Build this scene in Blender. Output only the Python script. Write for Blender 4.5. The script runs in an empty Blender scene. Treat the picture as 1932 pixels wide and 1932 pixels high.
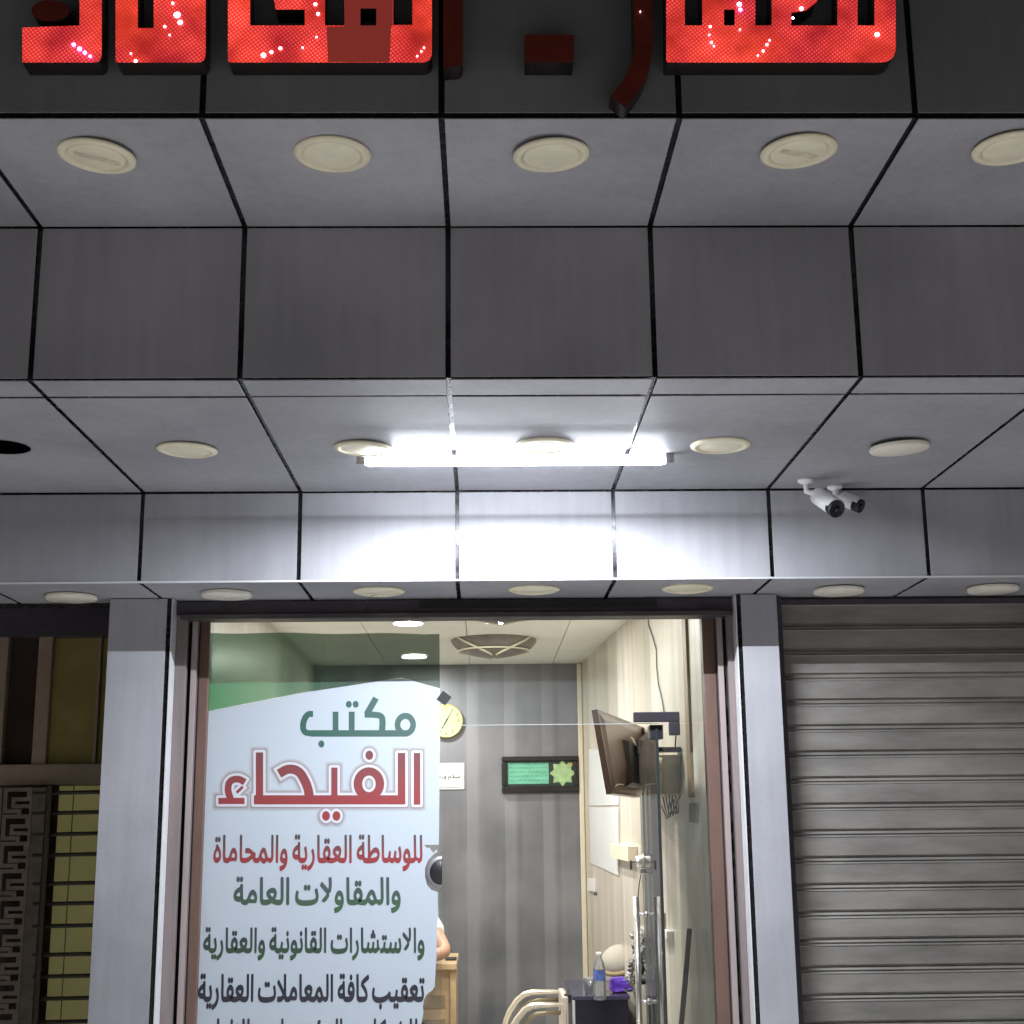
import bpy, bmesh, math, random
from mathutils import Vector, Matrix
random.seed(7)
SC = bpy.context.scene
COL = SC.collection

# ------------------------------------------------------------------ camera
H = 1.6
FPX = 2625.82                         # focal length in pixels of a 1932 px picture
RX = Vector((0.99975815, -0.01933309, -0.01048242))
UP = Vector((0.00595195, -0.22099581, 0.9752566))
FW = Vector((0.02117129, 0.97508312, 0.22082729))
cam = bpy.data.cameras.new('camera')
cam.sensor_width = 36
cam.lens = 36 * FPX / 1932
cam.clip_start = 0.05
cam.clip_end = 300
co = bpy.data.objects.new('camera', cam)
COL.objects.link(co)
B = -FW
co.matrix_world = Matrix(((RX.x, UP.x, B.x, 0), (RX.y, UP.y, B.y, 0), (RX.z, UP.z, B.z, H), (0, 0, 0, 1)))
SC.camera = co

# ------------------------------------------------------------------ world, sun, exposure
SUN_EL, SUN_ROT = math.radians(80), math.radians(0)
w = bpy.data.worlds.new('World')
SC.world = w
w.use_nodes = True
nt = w.node_tree
sky = nt.nodes.new('ShaderNodeTexSky')
sky.sky_type = 'NISHITA'
sky.sun_disc = False
sky.sun_elevation = math.radians(-4)
sky.sun_rotation = SUN_ROT
nt.links.new(sky.outputs[0], nt.nodes['Background'].inputs[0])
nt.nodes['Background'].inputs[1].default_value = 0.05
sl = bpy.data.lights.new('bounce_fill_sun', 'SUN')
sl.energy = 2.4
sl.angle = math.radians(10)
sl.color = (1.0, 0.955, 0.975)
so = bpy.data.objects.new('bounce_fill_sun', sl)
COL.objects.link(so)
so.rotation_euler = (-(math.pi / 2 - SUN_EL), 0, 0)      # added sun from behind the roof, for ground bounce onto the soffits
SC.view_settings.view_transform = 'Standard'
SC.view_settings.look = 'None'
SC.view_settings.exposure = 0.0
SC.view_settings.gamma = 1.0
SC.cycles.caustics_reflective = False
SC.cycles.caustics_refractive = False
SC.cycles.max_bounces = 10
SC.cycles.transparent_max_bounces = 24
SC.cycles.sample_clamp_indirect = 4.0


def at(u, v, y=None, z=None, x=None):
    """the point of a plane that shows at pixel (u, v) of the 1932 px photograph"""
    d = FW + RX * ((u - 966) / FPX) - UP * ((v - 966) / FPX)
    t = y / d.y if y is not None else ((z - H) / d.z if z is not None else x / d.x)
    return Vector((0, 0, H)) + d * t


# ------------------------------------------------------------------ helpers
def tag(o, label=None, cat=None, group=None, kind=None):
    for k, v in (('label', label), ('category', cat), ('group', group), ('kind', kind)):
        if v:
            o[k] = v
    return o


def thing(name, label, cat, loc=(0, 0, 0), group=None):
    o = bpy.data.objects.new(name, None)
    o.empty_display_size = 0.1
    COL.objects.link(o)
    o.location = loc
    bpy.context.view_layer.update()
    return tag(o, label, cat, group)


def base_of(o):
    p = Vector((0, 0, 0))
    while o is not None:
        p = p + o.location
        o = o.parent
    return p


class MB:
    """collects shapes given in world coordinates, links them as ONE mesh object"""

    def __init__(self):
        self.bm = bmesh.new()

    def face(self, pts, smooth=False):
        vs = [self.bm.verts.new(p) for p in pts]
        f = self.bm.faces.new(vs)
        f.smooth = smooth
        return f

    def box(self, x0, x1, y0, y1, z0, z1, bev=0.0, rot=None):
        tmp = bmesh.new()
        bmesh.ops.create_cube(tmp, size=1)
        c = Vector(((x0 + x1) / 2, (y0 + y1) / 2, (z0 + z1) / 2))
        for v in tmp.verts:
            v.co = Vector((v.co.x * (x1 - x0), v.co.y * (y1 - y0), v.co.z * (z1 - z0)))
        if bev:
            bmesh.ops.bevel(tmp, geom=list(tmp.edges), offset=bev, segments=2, affect='EDGES', profile=0.5)
        m = (rot.to_4x4() if rot is not None else Matrix())
        for v in tmp.verts:
            v.co = m @ v.co + c
        self.add(tmp)
        return self

    def add(self, tmp):
        me = bpy.data.meshes.new('t')
        tmp.to_mesh(me)
        tmp.free()
        self.bm.from_mesh(me)
        bpy.data.meshes.remove(me)

    def hexa(self, a, b):
        """box between two quads of four points"""
        va = [self.bm.verts.new(p) for p in a]
        vb = [self.bm.verts.new(p) for p in b]
        self.bm.faces.new(va[::-1])
        self.bm.faces.new(vb)
        for i in range(4):
            j = (i + 1) % 4
            self.bm.faces.new((va[i], va[j], vb[j], vb[i]))
        return self

    def tube(self, pts, r, n=10, cap=True):
        pts = [Vector(p) for p in pts]
        rs = r if isinstance(r, (list, tuple)) else [r] * len(pts)
        rings = []
        prev = None
        for i, p in enumerate(pts):
            t = (pts[min(i + 1, len(pts) - 1)] - pts[max(i - 1, 0)]).normalized()
            if prev is None:
                a = Vector((0, 0, 1)) if abs(t.z) < 0.9 else Vector((1, 0, 0))
                nrm = t.cross(a).normalized()
            else:
                nrm = (prev - t * prev.dot(t)).normalized()
            prev = nrm
            b = t.cross(nrm)
            rings.append([self.bm.verts.new(p + (nrm * math.cos(2 * math.pi * k / n) + b * math.sin(2 * math.pi * k / n)) * rs[i]) for k in range(n)])
        for i in range(len(rings) - 1):
            for k in range(n):
                f = self.bm.faces.new((rings[i][k], rings[i][(k + 1) % n], rings[i + 1][(k + 1) % n], rings[i + 1][k]))
                f.smooth = True
        if cap:
            self.bm.faces.new(rings[0][::-1])
            self.bm.faces.new(rings[-1])
        return self

    def lathe(self, prof, origin, axis=(0, 0, 1), n=40, smooth=True, squash=1.0):
        """prof: (radius, height along axis)"""
        axis = Vector(axis).normalized()
        a = Vector((1, 0, 0)) if abs(axis.x) < 0.9 else Vector((0, 0, 1))
        u = (a - axis * a.dot(axis)).normalized()
        v = axis.cross(u)
        o = Vector(origin)
        rings = []
        for r, h in prof:
            if r < 1e-6:
                rings.append([self.bm.verts.new(o + axis * h)])
            else:
                rings.append([self.bm.verts.new(o + axis * h + (u * math.cos(2 * math.pi * k / n) + v * math.sin(2 * math.pi * k / n) * squash) * r) for k in range(n)])
        for A, Bq in zip(rings, rings[1:]):
            for k in range(n):
                j = (k + 1) % n
                if len(A) == 1 and len(Bq) == 1:
                    continue
                if len(A) == 1:
                    f = self.bm.faces.new((A[0], Bq[j], Bq[k]))
                elif len(Bq) == 1:
                    f = self.bm.faces.new((A[k], A[j], Bq[0]))
                else:
                    f = self.bm.faces.new((A[k], A[j], Bq[j], Bq[k]))
                f.smooth = smooth
        return self

    def build(self, name, mat, parent=None, sharp=None):
        bmesh.ops.recalc_face_normals(self.bm, faces=list(self.bm.faces))
        me = bpy.data.meshes.new(name)
        self.bm.to_mesh(me)
        self.bm.free()
        return link_mesh(name, me, mat, parent)


def link_mesh(name, me, mat, parent=None):
    o = bpy.data.objects.new(name, me)
    COL.objects.link(o)
    if mat is not None:
        me.materials.clear()
        me.materials.append(mat)
    if parent is not None:
        b = base_of(parent)
        me.transform(Matrix.Translation(-b))
        o.parent = parent
    else:
        if len(me.vertices):
            c = Vector((0, 0, 0))
            for v in me.vertices:
                c += v.co
            c /= len(me.vertices)
            me.transform(Matrix.Translation(-c))
            o.location = c
    return o


def copy_tree(o, parent=None):
    c = o.copy()
    COL.objects.link(c)
    c.parent = parent
    for ch in list(o.children):
        copy_tree(ch, c)
    return c


# ------------------------------------------------------------------ materials
def mat(name, col, rough=0.5, metal=0.0, var=0.0, vscale=6.0, bump=0.0, bscale=60.0, stretch=(1, 1, 1), spec=0.5, emit=None, estr=0.0, rvar=0.0, col2=None, coat=0.0):
    m = bpy.data.materials.new(name)
    m.use_nodes = True
    t = m.node_tree
    p = t.nodes['Principled BSDF']
    p.inputs['Base Color'].default_value = (*col, 1)
    p.inputs['Roughness'].default_value = rough
    p.inputs['Metallic'].default_value = metal
    p.inputs['Specular IOR Level'].default_value = spec
    p.inputs['Coat Weight'].default_value = coat
    if emit:
        p.inputs['Emission Color'].default_value = (*emit, 1)
        p.inputs['Emission Strength'].default_value = estr
    if var or bump or rvar or col2:
        tc = t.nodes.new('ShaderNodeNewGeometry')
        mp = t.nodes.new('ShaderNodeMapping')
        mp.inputs['Scale'].default_value = stretch
        t.links.new(tc.outputs['Position'], mp.inputs['Vector'])
        no = t.nodes.new('ShaderNodeTexNoise')
        no.inputs['Scale'].default_value = vscale
        no.inputs['Detail'].default_value = 6
        no.inputs['Roughness'].default_value = 0.62
        t.links.new(mp.outputs[0], no.inputs['Vector'])
        if var or col2:
            r = t.nodes.new('ShaderNodeValToRGB')
            r.color_ramp.elements[0].position = 0.3
            r.color_ramp.elements[1].position = 0.7
            a = tuple(max(0, c * (1 - var)) for c in col)
            b2 = col2 or tuple(min(1, c * (1 + var)) for c in col)
            r.color_ramp.elements[0].color = (*a, 1)
            r.color_ramp.elements[1].color = (*b2, 1)
            t.links.new(no.outputs[0], r.inputs[0])
            t.links.new(r.outputs[0], p.inputs['Base Color'])
        if rvar:
            mr = t.nodes.new('ShaderNodeMapRange')
            mr.inputs[1].default_value = 0.3
            mr.inputs[2].default_value = 0.7
            mr.inputs[3].default_value = max(0, rough - rvar)
            mr.inputs[4].default_value = rough + rvar
            t.links.new(no.outputs[0], mr.inputs[0])
            t.links.new(mr.outputs[0], p.inputs['Roughness'])
        if bump:
            n2 = t.nodes.new('ShaderNodeTexNoise')
            n2.inputs['Scale'].default_value = bscale
            n2.inputs['Detail'].default_value = 4
            t.links.new(mp.outputs[0], n2.inputs['Vector'])
            bp = t.nodes.new('ShaderNodeBump')
            bp.inputs['Strength'].default_value = bump
            bp.inputs['Distance'].default_value = 0.01
            t.links.new(n2.outputs[0], bp.inputs['Height'])
            t.links.new(bp.outputs[0], p.inputs['Normal'])
    return m


def planks(name, cols, width, axis, rough=0.45, grain=(14, 14, 0.8), contrast=0.5, tones=0.25, seam=0.008, band=None):
    """vertical boards: a tone per board along an axis, long grain, knots and thin seams"""
    m = bpy.data.materials.new(name)
    m.use_nodes = True
    t = m.node_tree
    N, L = t.nodes, t.links
    p = N['Principled BSDF']
    p.inputs['Roughness'].default_value = rough
    g = N.new('ShaderNodeNewGeometry')
    sp = N.new('ShaderNodeSeparateXYZ')
    L.new(g.outputs['Position'], sp.inputs[0])

    def math_(op, a, b=None, c=None):
        n = N.new('ShaderNodeMath')
        n.operation = op
        for i, q in enumerate((a, b, c)):
            if q is None:
                continue
            if isinstance(q, (int, float)):
                n.inputs[i].default_value = q
            else:
                L.new(q, n.inputs[i])
        return n.outputs[0]
    s = math_('DIVIDE', sp.outputs[axis], width)
    k = math_('FLOOR', s)
    fr = math_('FRACT', s)
    wn = N.new('ShaderNodeTexWhiteNoise')
    wn.noise_dimensions = '1D'
    L.new(k, wn.inputs['W'])
    mp = N.new('ShaderNodeMapping')
    mp.inputs['Scale'].default_value = grain
    L.new(g.outputs['Position'], mp.inputs[0])
    off = N.new('ShaderNodeVectorMath')
    off.operation = 'ADD'
    L.new(mp.outputs[0], off.inputs[0])
    cb = N.new('ShaderNodeCombineXYZ')
    L.new(math_('MULTIPLY', wn.outputs[0], 37.0), cb.inputs[2])
    L.new(cb.outputs[0], off.inputs[1])
    no = N.new('ShaderNodeTexNoise')
    no.inputs['Scale'].default_value = 1.0
    no.inputs['Detail'].default_value = 7
    no.inputs['Distortion'].default_value = 0.7
    L.new(off.outputs[0], no.inputs['Vector'])
    n2 = N.new('ShaderNodeTexNoise')
    n2.inputs['Scale'].default_value = 2.2
    n2.inputs['Detail'].default_value = 3
    L.new(g.outputs['Position'], n2.inputs['Vector'])
    f = math_('ADD', math_('MULTIPLY', no.outputs[0], contrast), math_('MULTIPLY', wn.outputs[0], tones))
    f = math_('ADD', f, math_('MULTIPLY', n2.outputs[0], 1 - contrast - tones))
    if band:
        bx_ = math_('FRACT', math_('DIVIDE', math_('ADD', sp.outputs[axis], band[0]), band[1]))
        up_ = N.new('ShaderNodeMapRange')
        up_.interpolation_type = 'SMOOTHSTEP'
        up_.inputs[1].default_value = 0.0
        up_.inputs[2].default_value = 0.03
        L.new(bx_, up_.inputs[0])
        dn_ = N.new('ShaderNodeMapRange')
        dn_.interpolation_type = 'SMOOTHSTEP'
        dn_.inputs[1].default_value = 0.40
        dn_.inputs[2].default_value = 0.24
        L.new(bx_, dn_.inputs[0])
        f = math_('ADD', math_('MULTIPLY', f, 1.0), math_('MULTIPLY', math_('MULTIPLY', up_.outputs[0], dn_.outputs[0]), 0.14))
    r = N.new('ShaderNodeValToRGB')
    r.color_ramp.elements[0].position = 0.3
    r.color_ramp.elements[1].position = 0.68
    r.color_ramp.elements[0].color = (*cols[0], 1)
    r.color_ramp.elements[1].color = (*cols[1], 1)
    L.new(f, r.inputs[0])
    edge = math_('LESS_THAN', fr, seam)
    mx = N.new('ShaderNodeMix')
    mx.data_type = 'RGBA'
    L.new(edge, mx.inputs['Factor'])
    L.new(r.outputs[0], mx.inputs['A'])
    mx.inputs['B'].default_value = (*[c * 0.45 for c in cols[0]], 1)
    L.new(mx.outputs['Result'], p.inputs['Base Color'])
    return m


def glass_mat(name, tint=(0.92, 0.96, 0.94), refl=1.0, dust=0.0):
    m = bpy.data.materials.new(name)
    m.use_nodes = True
    t = m.node_tree
    N, L = t.nodes, t.links
    N.remove(N['Principled BSDF'])
    tr = N.new('ShaderNodeBsdfTransparent')
    tr.inputs[0].default_value = (*tint, 1)
    gl = N.new('ShaderNodeBsdfGlossy')
    gl.inputs['Roughness'].default_value = 0.02
    fr = N.new('ShaderNodeFresnel')
    fr.inputs[0].default_value = 1.45
    ml = N.new('ShaderNodeMath')
    ml.operation = 'MULTIPLY'
    ml.inputs[1].default_value = refl
    L.new(fr.outputs[0], ml.inputs[0])
    mx = N.new('ShaderNodeMixShader')
    L.new(ml.outputs[0], mx.inputs[0])
    L.new(tr.outputs[0], mx.inputs[1])
    L.new(gl.outputs[0], mx.inputs[2])
    out = mx.outputs[0]
    if dust:
        df = N.new('ShaderNodeBsdfDiffuse')
        df.inputs[0].default_value = (0.75, 0.78, 0.8, 1)
        m2 = N.new('ShaderNodeMixShader')
        m2.inputs[0].default_value = dust
        L.new(out, m2.inputs[1])
        L.new(df.outputs[0], m2.inputs[2])
        out = m2.outputs[0]
    L.new(out, N['Material Output'].inputs[0])
    return m


def ramp_mat(name, stops, axis, lo, hi, rough=0.55, translucent=0.0, transp=0.0):
    """printed colour gradient along a world axis"""
    m = bpy.data.materials.new(name)
    m.use_nodes = True
    t = m.node_tree
    N, L = t.nodes, t.links
    p = N['Principled BSDF']
    p.inputs['Roughness'].default_value = rough
    g = N.new('ShaderNodeNewGeometry')
    sp = N.new('ShaderNodeSeparateXYZ')
    L.new(g.outputs['Position'], sp.inputs[0])
    mr = N.new('ShaderNodeMapRange')
    mr.inputs[1].default_value = lo
    mr.inputs[2].default_value = hi
    L.new(sp.outputs[axis], mr.inputs[0])
    r = N.new('ShaderNodeValToRGB')
    el = r.color_ramp.elements
    while len(el) < len(stops):
        el.new(0.5)
    for e, (q, c) in zip(el, stops):
        e.position = q
        e.color = (*c, 1)
    L.new(mr.outputs[0], r.inputs[0])
    L.new(r.outputs[0], p.inputs['Base Color'])
    out = p.outputs[0]
    if translucent:
        tl = N.new('ShaderNodeBsdfTranslucent')
        L.new(r.outputs[0], tl.inputs[0])
        mx = N.new('ShaderNodeMixShader')
        mx.inputs[0].default_value = translucent
        L.new(out, mx.inputs[1])
        L.new(tl.outputs[0], mx.inputs[2])
        out = mx.outputs[0]
    if transp:
        tr = N.new('ShaderNodeBsdfTransparent')
        L.new(r.outputs[0], tr.inputs[0])
        mx = N.new('ShaderNodeMixShader')
        mx.inputs[0].default_value = transp
        L.new(out, mx.inputs[1])
        L.new(tr.outputs[0], mx.inputs[2])
        out = mx.outputs[0]
    L.new(out, N['Material Output'].inputs[0])
    return m


M = {}
M['panel'] = mat('composite_panel', (0.35, 0.35, 0.375), 0.6, 0.0, spec=0.15, var=0.05, vscale=3.0, bump=0.03, bscale=4.5, rvar=0.08)


def mottle(m, fine=0.10, scale=330.0, streak=0.05):
    """fine speckle of the metallic paint and faint rain streaks, multiplied into the base colour"""
    t = m.node_tree
    N, L = t.nodes, t.links
    p = N['Principled BSDF']
    src = p.inputs['Base Color'].links[0].from_socket
    g = N.new('ShaderNodeNewGeometry')
    fac = None
    for sc, st, amt in ((scale, (1, 1, 1), fine), (5.0, (5, 5, 0.35), streak), (1.3, (1, 1, 1), 0.20)):
        mp = N.new('ShaderNodeMapping')
        mp.inputs['Scale'].default_value = st
        L.new(g.outputs['Position'], mp.inputs[0])
        no = N.new('ShaderNodeTexNoise')
        no.inputs['Scale'].default_value = sc
        no.inputs['Detail'].default_value = 3
        L.new(mp.outputs[0], no.inputs['Vector'])
        mr = N.new('ShaderNodeMapRange')
        mr.inputs[1].default_value = 0.3
        mr.inputs[2].default_value = 0.7
        mr.inputs[3].default_value = 1 - amt
        mr.inputs[4].default_value = 1 + amt
        L.new(no.outputs[0], mr.inputs[0])
        if fac is None:
            fac = mr.outputs[0]
        else:
            mu = N.new('ShaderNodeMath')
            mu.operation = 'MULTIPLY'
            L.new(fac, mu.inputs[0])
            L.new(mr.outputs[0], mu.inputs[1])
            fac = mu.outputs[0]
    vm = N.new('ShaderNodeVectorMath')
    vm.operation = 'SCALE'
    L.new(src, vm.inputs[0])
    L.new(fac, vm.inputs['Scale'])
    L.new(vm.outputs[0], p.inputs['Base Color'])


mottle(M['panel'])
M['joint'] = mat('black_silicone_joint', (0.012, 0.011, 0.012), 0.25, var=0.3, vscale=30, rvar=0.1)
M['render'] = mat('plain_render', (0.2, 0.19, 0.18), 0.9, var=0.15, bump=0.1)
M['dark_metal'] = mat('dark_bronze_metal', (0.075, 0.065, 0.08), 0.5, 0.3, var=0.2, vscale=14, bump=0.03)
M['white_alu'] = mat('white_aluminium', (0.62, 0.62, 0.64), 0.4, var=0.08, vscale=10)
M['rail_mauve'] = mat('grey_brown_rail', (0.24, 0.195, 0.19), 0.5, 0.2, var=0.15, vscale=12, stretch=(1, 1, 0.2))
M['rail_pale'] = mat('pale_rail', (0.40, 0.33, 0.32), 0.45, 0.2, var=0.1, vscale=12, stretch=(1, 1, 0.2))
M['red_frame'] = mat('red_brown_frame', (0.15, 0.09, 0.072), 0.45, var=0.15, vscale=12, stretch=(1, 1, 0.2))
M['black'] = mat('black_plastic', (0.015, 0.014, 0.016), 0.45, var=0.2, vscale=20)
M['lamp_cream'] = mat('cream_lamp_plastic', (0.86, 0.80, 0.60), 0.5, var=0.06, vscale=18)
M['lamp_lens'] = mat('cream_lamp_lens', (0.88, 0.83, 0.64), 0.4, var=0.08, vscale=14)
M['lamp_plain'] = mat('pale_lamp_lens', (0.85, 0.81, 0.70), 0.4, var=0.06, vscale=14)
M['white_plastic'] = mat('white_plastic', (0.86, 0.86, 0.86), 0.4, var=0.03)
M['steel'] = mat('brushed_steel', (0.78, 0.77, 0.75), 0.32, 1.0, rvar=0.06, vscale=30)
M['cream_metal'] = mat('cream_metal_tube', (0.68, 0.63, 0.52), 0.25, 0.55)
M['glass'] = glass_mat('shop_glass', tint=(0.95, 0.965, 0.96), dust=0.02)
M['glass_green'] = glass_mat('door_glass', tint=(0.84, 0.88, 0.86), dust=0.03)
M['glass_edge'] = mat('dark_glass_edge', (0.03, 0.035, 0.035), 0.2)
M['ceiling'] = mat('white_ceiling_tile', (0.82, 0.82, 0.775), 0.8, var=0.03, bump=0.02, bscale=200)
M['grey_wood'] = planks('grey_wood_boards', ((0.095, 0.103, 0.12), (0.25, 0.258, 0.28)), 0.268, 0, grain=(5, 5, 0.5), contrast=0.34, tones=0.06, seam=0.0, band=(0.126, 0.268))
M['cream_wood'] = planks('cream_wood_boards', ((0.47, 0.43, 0.35), (0.76, 0.725, 0.645)), 0.19, 1, grain=(11, 11, 0.5), rough=0.28, contrast=0.45)
M['brown_reflection'] = mat('brown_reflection', (0.27, 0.19, 0.10), 0.45, var=0.15, vscale=10, stretch=(1, 1, 0.1))
M['floor_tile'] = mat('floor_tile', (0.42, 0.40, 0.37), 0.3, var=0.08)
M['paper'] = mat('white_paper', (0.62, 0.65, 0.66), 0.7, var=0.02, bump=0.15, bscale=9)
M['tv_back'] = mat('dark_brown_gloss_plastic', (0.12, 0.075, 0.058), 0.3, var=0.15, vscale=5)
M['beige'] = mat('beige_plastic', (0.72, 0.67, 0.53), 0.5, var=0.05)
M['desk_wood'] = planks('light_oak', ((0.50, 0.36, 0.20), (0.62, 0.46, 0.28)), 0.4, 0, grain=(0.9, 14, 14), rough=0.4, tones=0.05)
M['desk_dark'] = mat('desk_recess', (0.33, 0.25, 0.16), 0.6, var=0.1)
M['skin'] = mat('skin', (0.50, 0.29, 0.20), 0.5, var=0.08, vscale=20)
M['hair'] = mat('dark_hair', (0.02, 0.017, 0.015), 0.6, var=0.3, vscale=60)
M['shirt'] = mat('white_cotton', (0.74, 0.73, 0.71), 0.85, bump=0.3, bscale=16)
M['trousers'] = mat('dark_trousers', (0.03, 0.03, 0.04), 0.85, var=0.1)
M['lacquer'] = mat('black_lacquer', (0.012, 0.010, 0.022), 0.16, var=0.1)
M['purple'] = mat('purple_foil', (0.10, 0.03, 0.42), 0.3, var=0.3, vscale=20, bump=0.6, bscale=30)
M['stick'] = mat('weathered_wood_stick', (0.13, 0.095, 0.075), 0.7, var=0.35, vscale=25, stretch=(1, 1, 0.15))
M['cable'] = mat('grey_cable', (0.12, 0.115, 0.11), 0.6)
M['shutter'] = mat('galvanised_slats', (0.265, 0.25, 0.23), 0.55, 0.15, var=0.34, vscale=4, stretch=(0.5, 1, 2.2))
M['iron'] = mat('brown_iron_bar', (0.06, 0.05, 0.035), 0.5, 0.2)
M['bronze'] = mat('bronze_painted_iron', (0.20, 0.16, 0.125), 0.55, 0.2, var=0.25, vscale=20)
M['brown_frame'] = mat('brown_window_frame', (0.30, 0.225, 0.16), 0.5, var=0.15, vscale=9)
M['yellow_pane'] = mat('yellow_frosted_pane', (0.42, 0.38, 0.14), 0.35, var=0.15, vscale=4, bump=0.05, bscale=80, emit=(0.31, 0.285, 0.115), estr=0.17)
M['dark_pane'] = mat('dark_brown_pane', (0.045, 0.03, 0.022), 0.2, var=0.2)
M['olive_pane'] = mat('olive_brown_pane', (0.20, 0.16, 0.05), 0.3, var=0.25, vscale=5, emit=(0.075, 0.058, 0.018), estr=0.12)
M['asphalt'] = mat('asphalt', (0.055, 0.055, 0.055), 0.9, var=0.3, vscale=20, bump=0.2)
M['paving'] = mat('pale_concrete_paving', (0.42, 0.40, 0.38), 0.8, var=0.12, vscale=4, bump=0.1)
M['acrylic_dim'] = mat('unlit_red_acrylic', (0.17, 0.032, 0.022), 0.35, var=0.2, vscale=20)
M['acrylic_leak'] = mat('faintly_lit_red_acrylic', (0.2, 0.04, 0.03), 0.35, emit=(0.15, 0.019, 0.014), estr=1.1)
M['letter_side'] = mat('black_letter_side', (0.012, 0.008, 0.008), 0.4, var=0.2)
M['green_ink'] = mat('green_print', (0.03, 0.12, 0.09), 0.5, var=0.1)
M['purple_led'] = mat('violet_led', (0.6, 0.3, 1), 0.4, emit=(0.45, 0.16, 1.0), estr=60)
M['white_led'] = mat('pink_white_led', (1, 0.8, 0.8), 0.4, emit=(1.0, 0.62, 0.78), estr=14)


def emission(name, col, s):
    m = bpy.data.materials.new(name)
    m.use_nodes = True
    N = m.node_tree.nodes
    N.remove(N['Principled BSDF'])
    e = N.new('ShaderNodeEmission')
    e.inputs[0].default_value = (*col, 1)
    e.inputs[1].default_value = s
    m.node_tree.links.new(e.outputs[0], N['Material Output'].inputs[0])
    return m


M['tube'] = emission('lit_tube', (0.87, 0.92, 1.0), 52)
M['strip'] = emission('aimed_emitter_light', (0.87, 0.92, 1.0), 6000)
M['spot'] = emission('lit_downlight', (1.0, 0.97, 0.92), 400)


def led_face(name, base, dot, strength):
    m = bpy.data.materials.new(name)
    m.use_nodes = True
    t = m.node_tree
    N, L = t.nodes, t.links
    p = N['Principled BSDF']
    p.inputs['Base Color'].default_value = (0.35, 0.03, 0.025, 1)
    p.inputs['Roughness'].default_value = 0.35
    g = N.new('ShaderNodeNewGeometry')
    mp = N.new('ShaderNodeMapping')
    mp.inputs['Rotation'].default_value = (0, math.radians(38), 0)
    L.new(g.outputs['Position'], mp.inputs[0])
    fl = N.new('ShaderNodeVectorMath')
    fl.operation = 'MULTIPLY'
    fl.inputs[1].default_value = (1, 0, 1)
    L.new(mp.outputs[0], fl.inputs[0])
    vo = N.new('ShaderNodeTexVoronoi')
    vo.inputs['Scale'].default_value = 122
    vo.inputs['Randomness'].default_value = 0.0
    L.new(fl.outputs[0], vo.inputs['Vector'])
    rp = N.new('ShaderNodeMapRange')
    rp.inputs[1].default_value = 0.33
    rp.inputs[2].default_value = 0.14
    L.new(vo.outputs['Distance'], rp.inputs[0])
    no = N.new('ShaderNodeTexNoise')
    no.inputs['Scale'].default_value = 9
    no.inputs['Detail'].default_value = 3
    L.new(fl.outputs[0], no.inputs['Vector'])
    nr = N.new('ShaderNodeMapRange')
    nr.inputs[1].default_value = 0.35
    nr.inputs[2].default_value = 0.68
    nr.inputs[3].default_value = 0.25
    nr.inputs[4].default_value = 1.0
    L.new(no.outputs[0], nr.inputs[0])
    mu = N.new('ShaderNodeMath')
    mu.operation = 'MULTIPLY'
    L.new(rp.outputs[0], mu.inputs[0])
    L.new(nr.outputs[0], mu.inputs[1])
    mx = N.new('ShaderNodeMix')
    mx.data_type = 'RGBA'
    L.new(mu.outputs[0], mx.inputs['Factor'])
    bm_ = N.new('ShaderNodeMix')
    bm_.data_type = 'RGBA'
    n3 = N.new('ShaderNodeTexNoise')
    n3.inputs['Scale'].default_value = 5.5
    L.new(fl.outputs[0], n3.inputs['Vector'])
    m3 = N.new('ShaderNodeMapRange')
    m3.inputs[1].default_value = 0.35
    m3.inputs[2].default_value = 0.68
    L.new(n3.outputs[0], m3.inputs[0])
    L.new(m3.outputs[0], bm_.inputs['Factor'])
    bm_.inputs['A'].default_value = (*base, 1)
    bm_.inputs['B'].default_value = (0.92, 0.048, 0.020, 1)
    L.new(bm_.outputs['Result'], mx.inputs['A'])
    mx.inputs['B'].default_value = (*dot, 1)
    L.new(mx.outputs['Result'], p.inputs['Emission Color'])
    st = N.new('ShaderNodeMapRange')
    st.inputs[1].default_value = 0.3
    st.inputs[2].default_value = 0.7
    st.inputs[3].default_value = strength * 0.5
    st.inputs[4].default_value = strength * 1.3
    L.new(no.outputs[0], st.inputs[0])
    L.new(st.outputs[0], p.inputs['Emission Strength'])
    return m


M['led'] = led_face('lit_red_led_face', (0.52, 0.010, 0.024), (1.0, 0.24, 0.20), 1.0)

# ------------------------------------------------------------------ measures of the front
W = 0.6
X0 = -0.0972
YA, YC, YE, YG = 3.1972, 3.8393, 5.2005, 5.5599
Z1, Z2, Z3 = 3.3382, 2.8621, 2.5146
XL, XR = X0 - 6 * W, X0 + 7 * W
XS = [X0 + k * W for k in range(-6, 8)]
P0, P1, P2, P3 = -1.4971, -1.2685, 1.0435, 1.1894
YGL = YG + 0.19
ROOM_Z = 2.75
YB = 10.06
FLOOR = 0.1


def wallx(y):
    return 0.709 + (YB - y) * 0.0557


# ------------------------------------------------------------------ ground
mb = MB()
mb.face([(-60, -60, -0.13), (60, -60, -0.13), (60, 60, -0.13), (-60, 60, -0.13)])
tag(mb.build('road', M['asphalt']), 'dark asphalt street in front of the shops', 'road', kind='structure')
mb = MB()
mb.box(-40, 40, -4.5, 12, -0.12, 0.0, bev=0.01)
tag(mb.build('pavement', M['paving']), 'pale concrete pavement below the shopfront', 'pavement', kind='structure')

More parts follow.
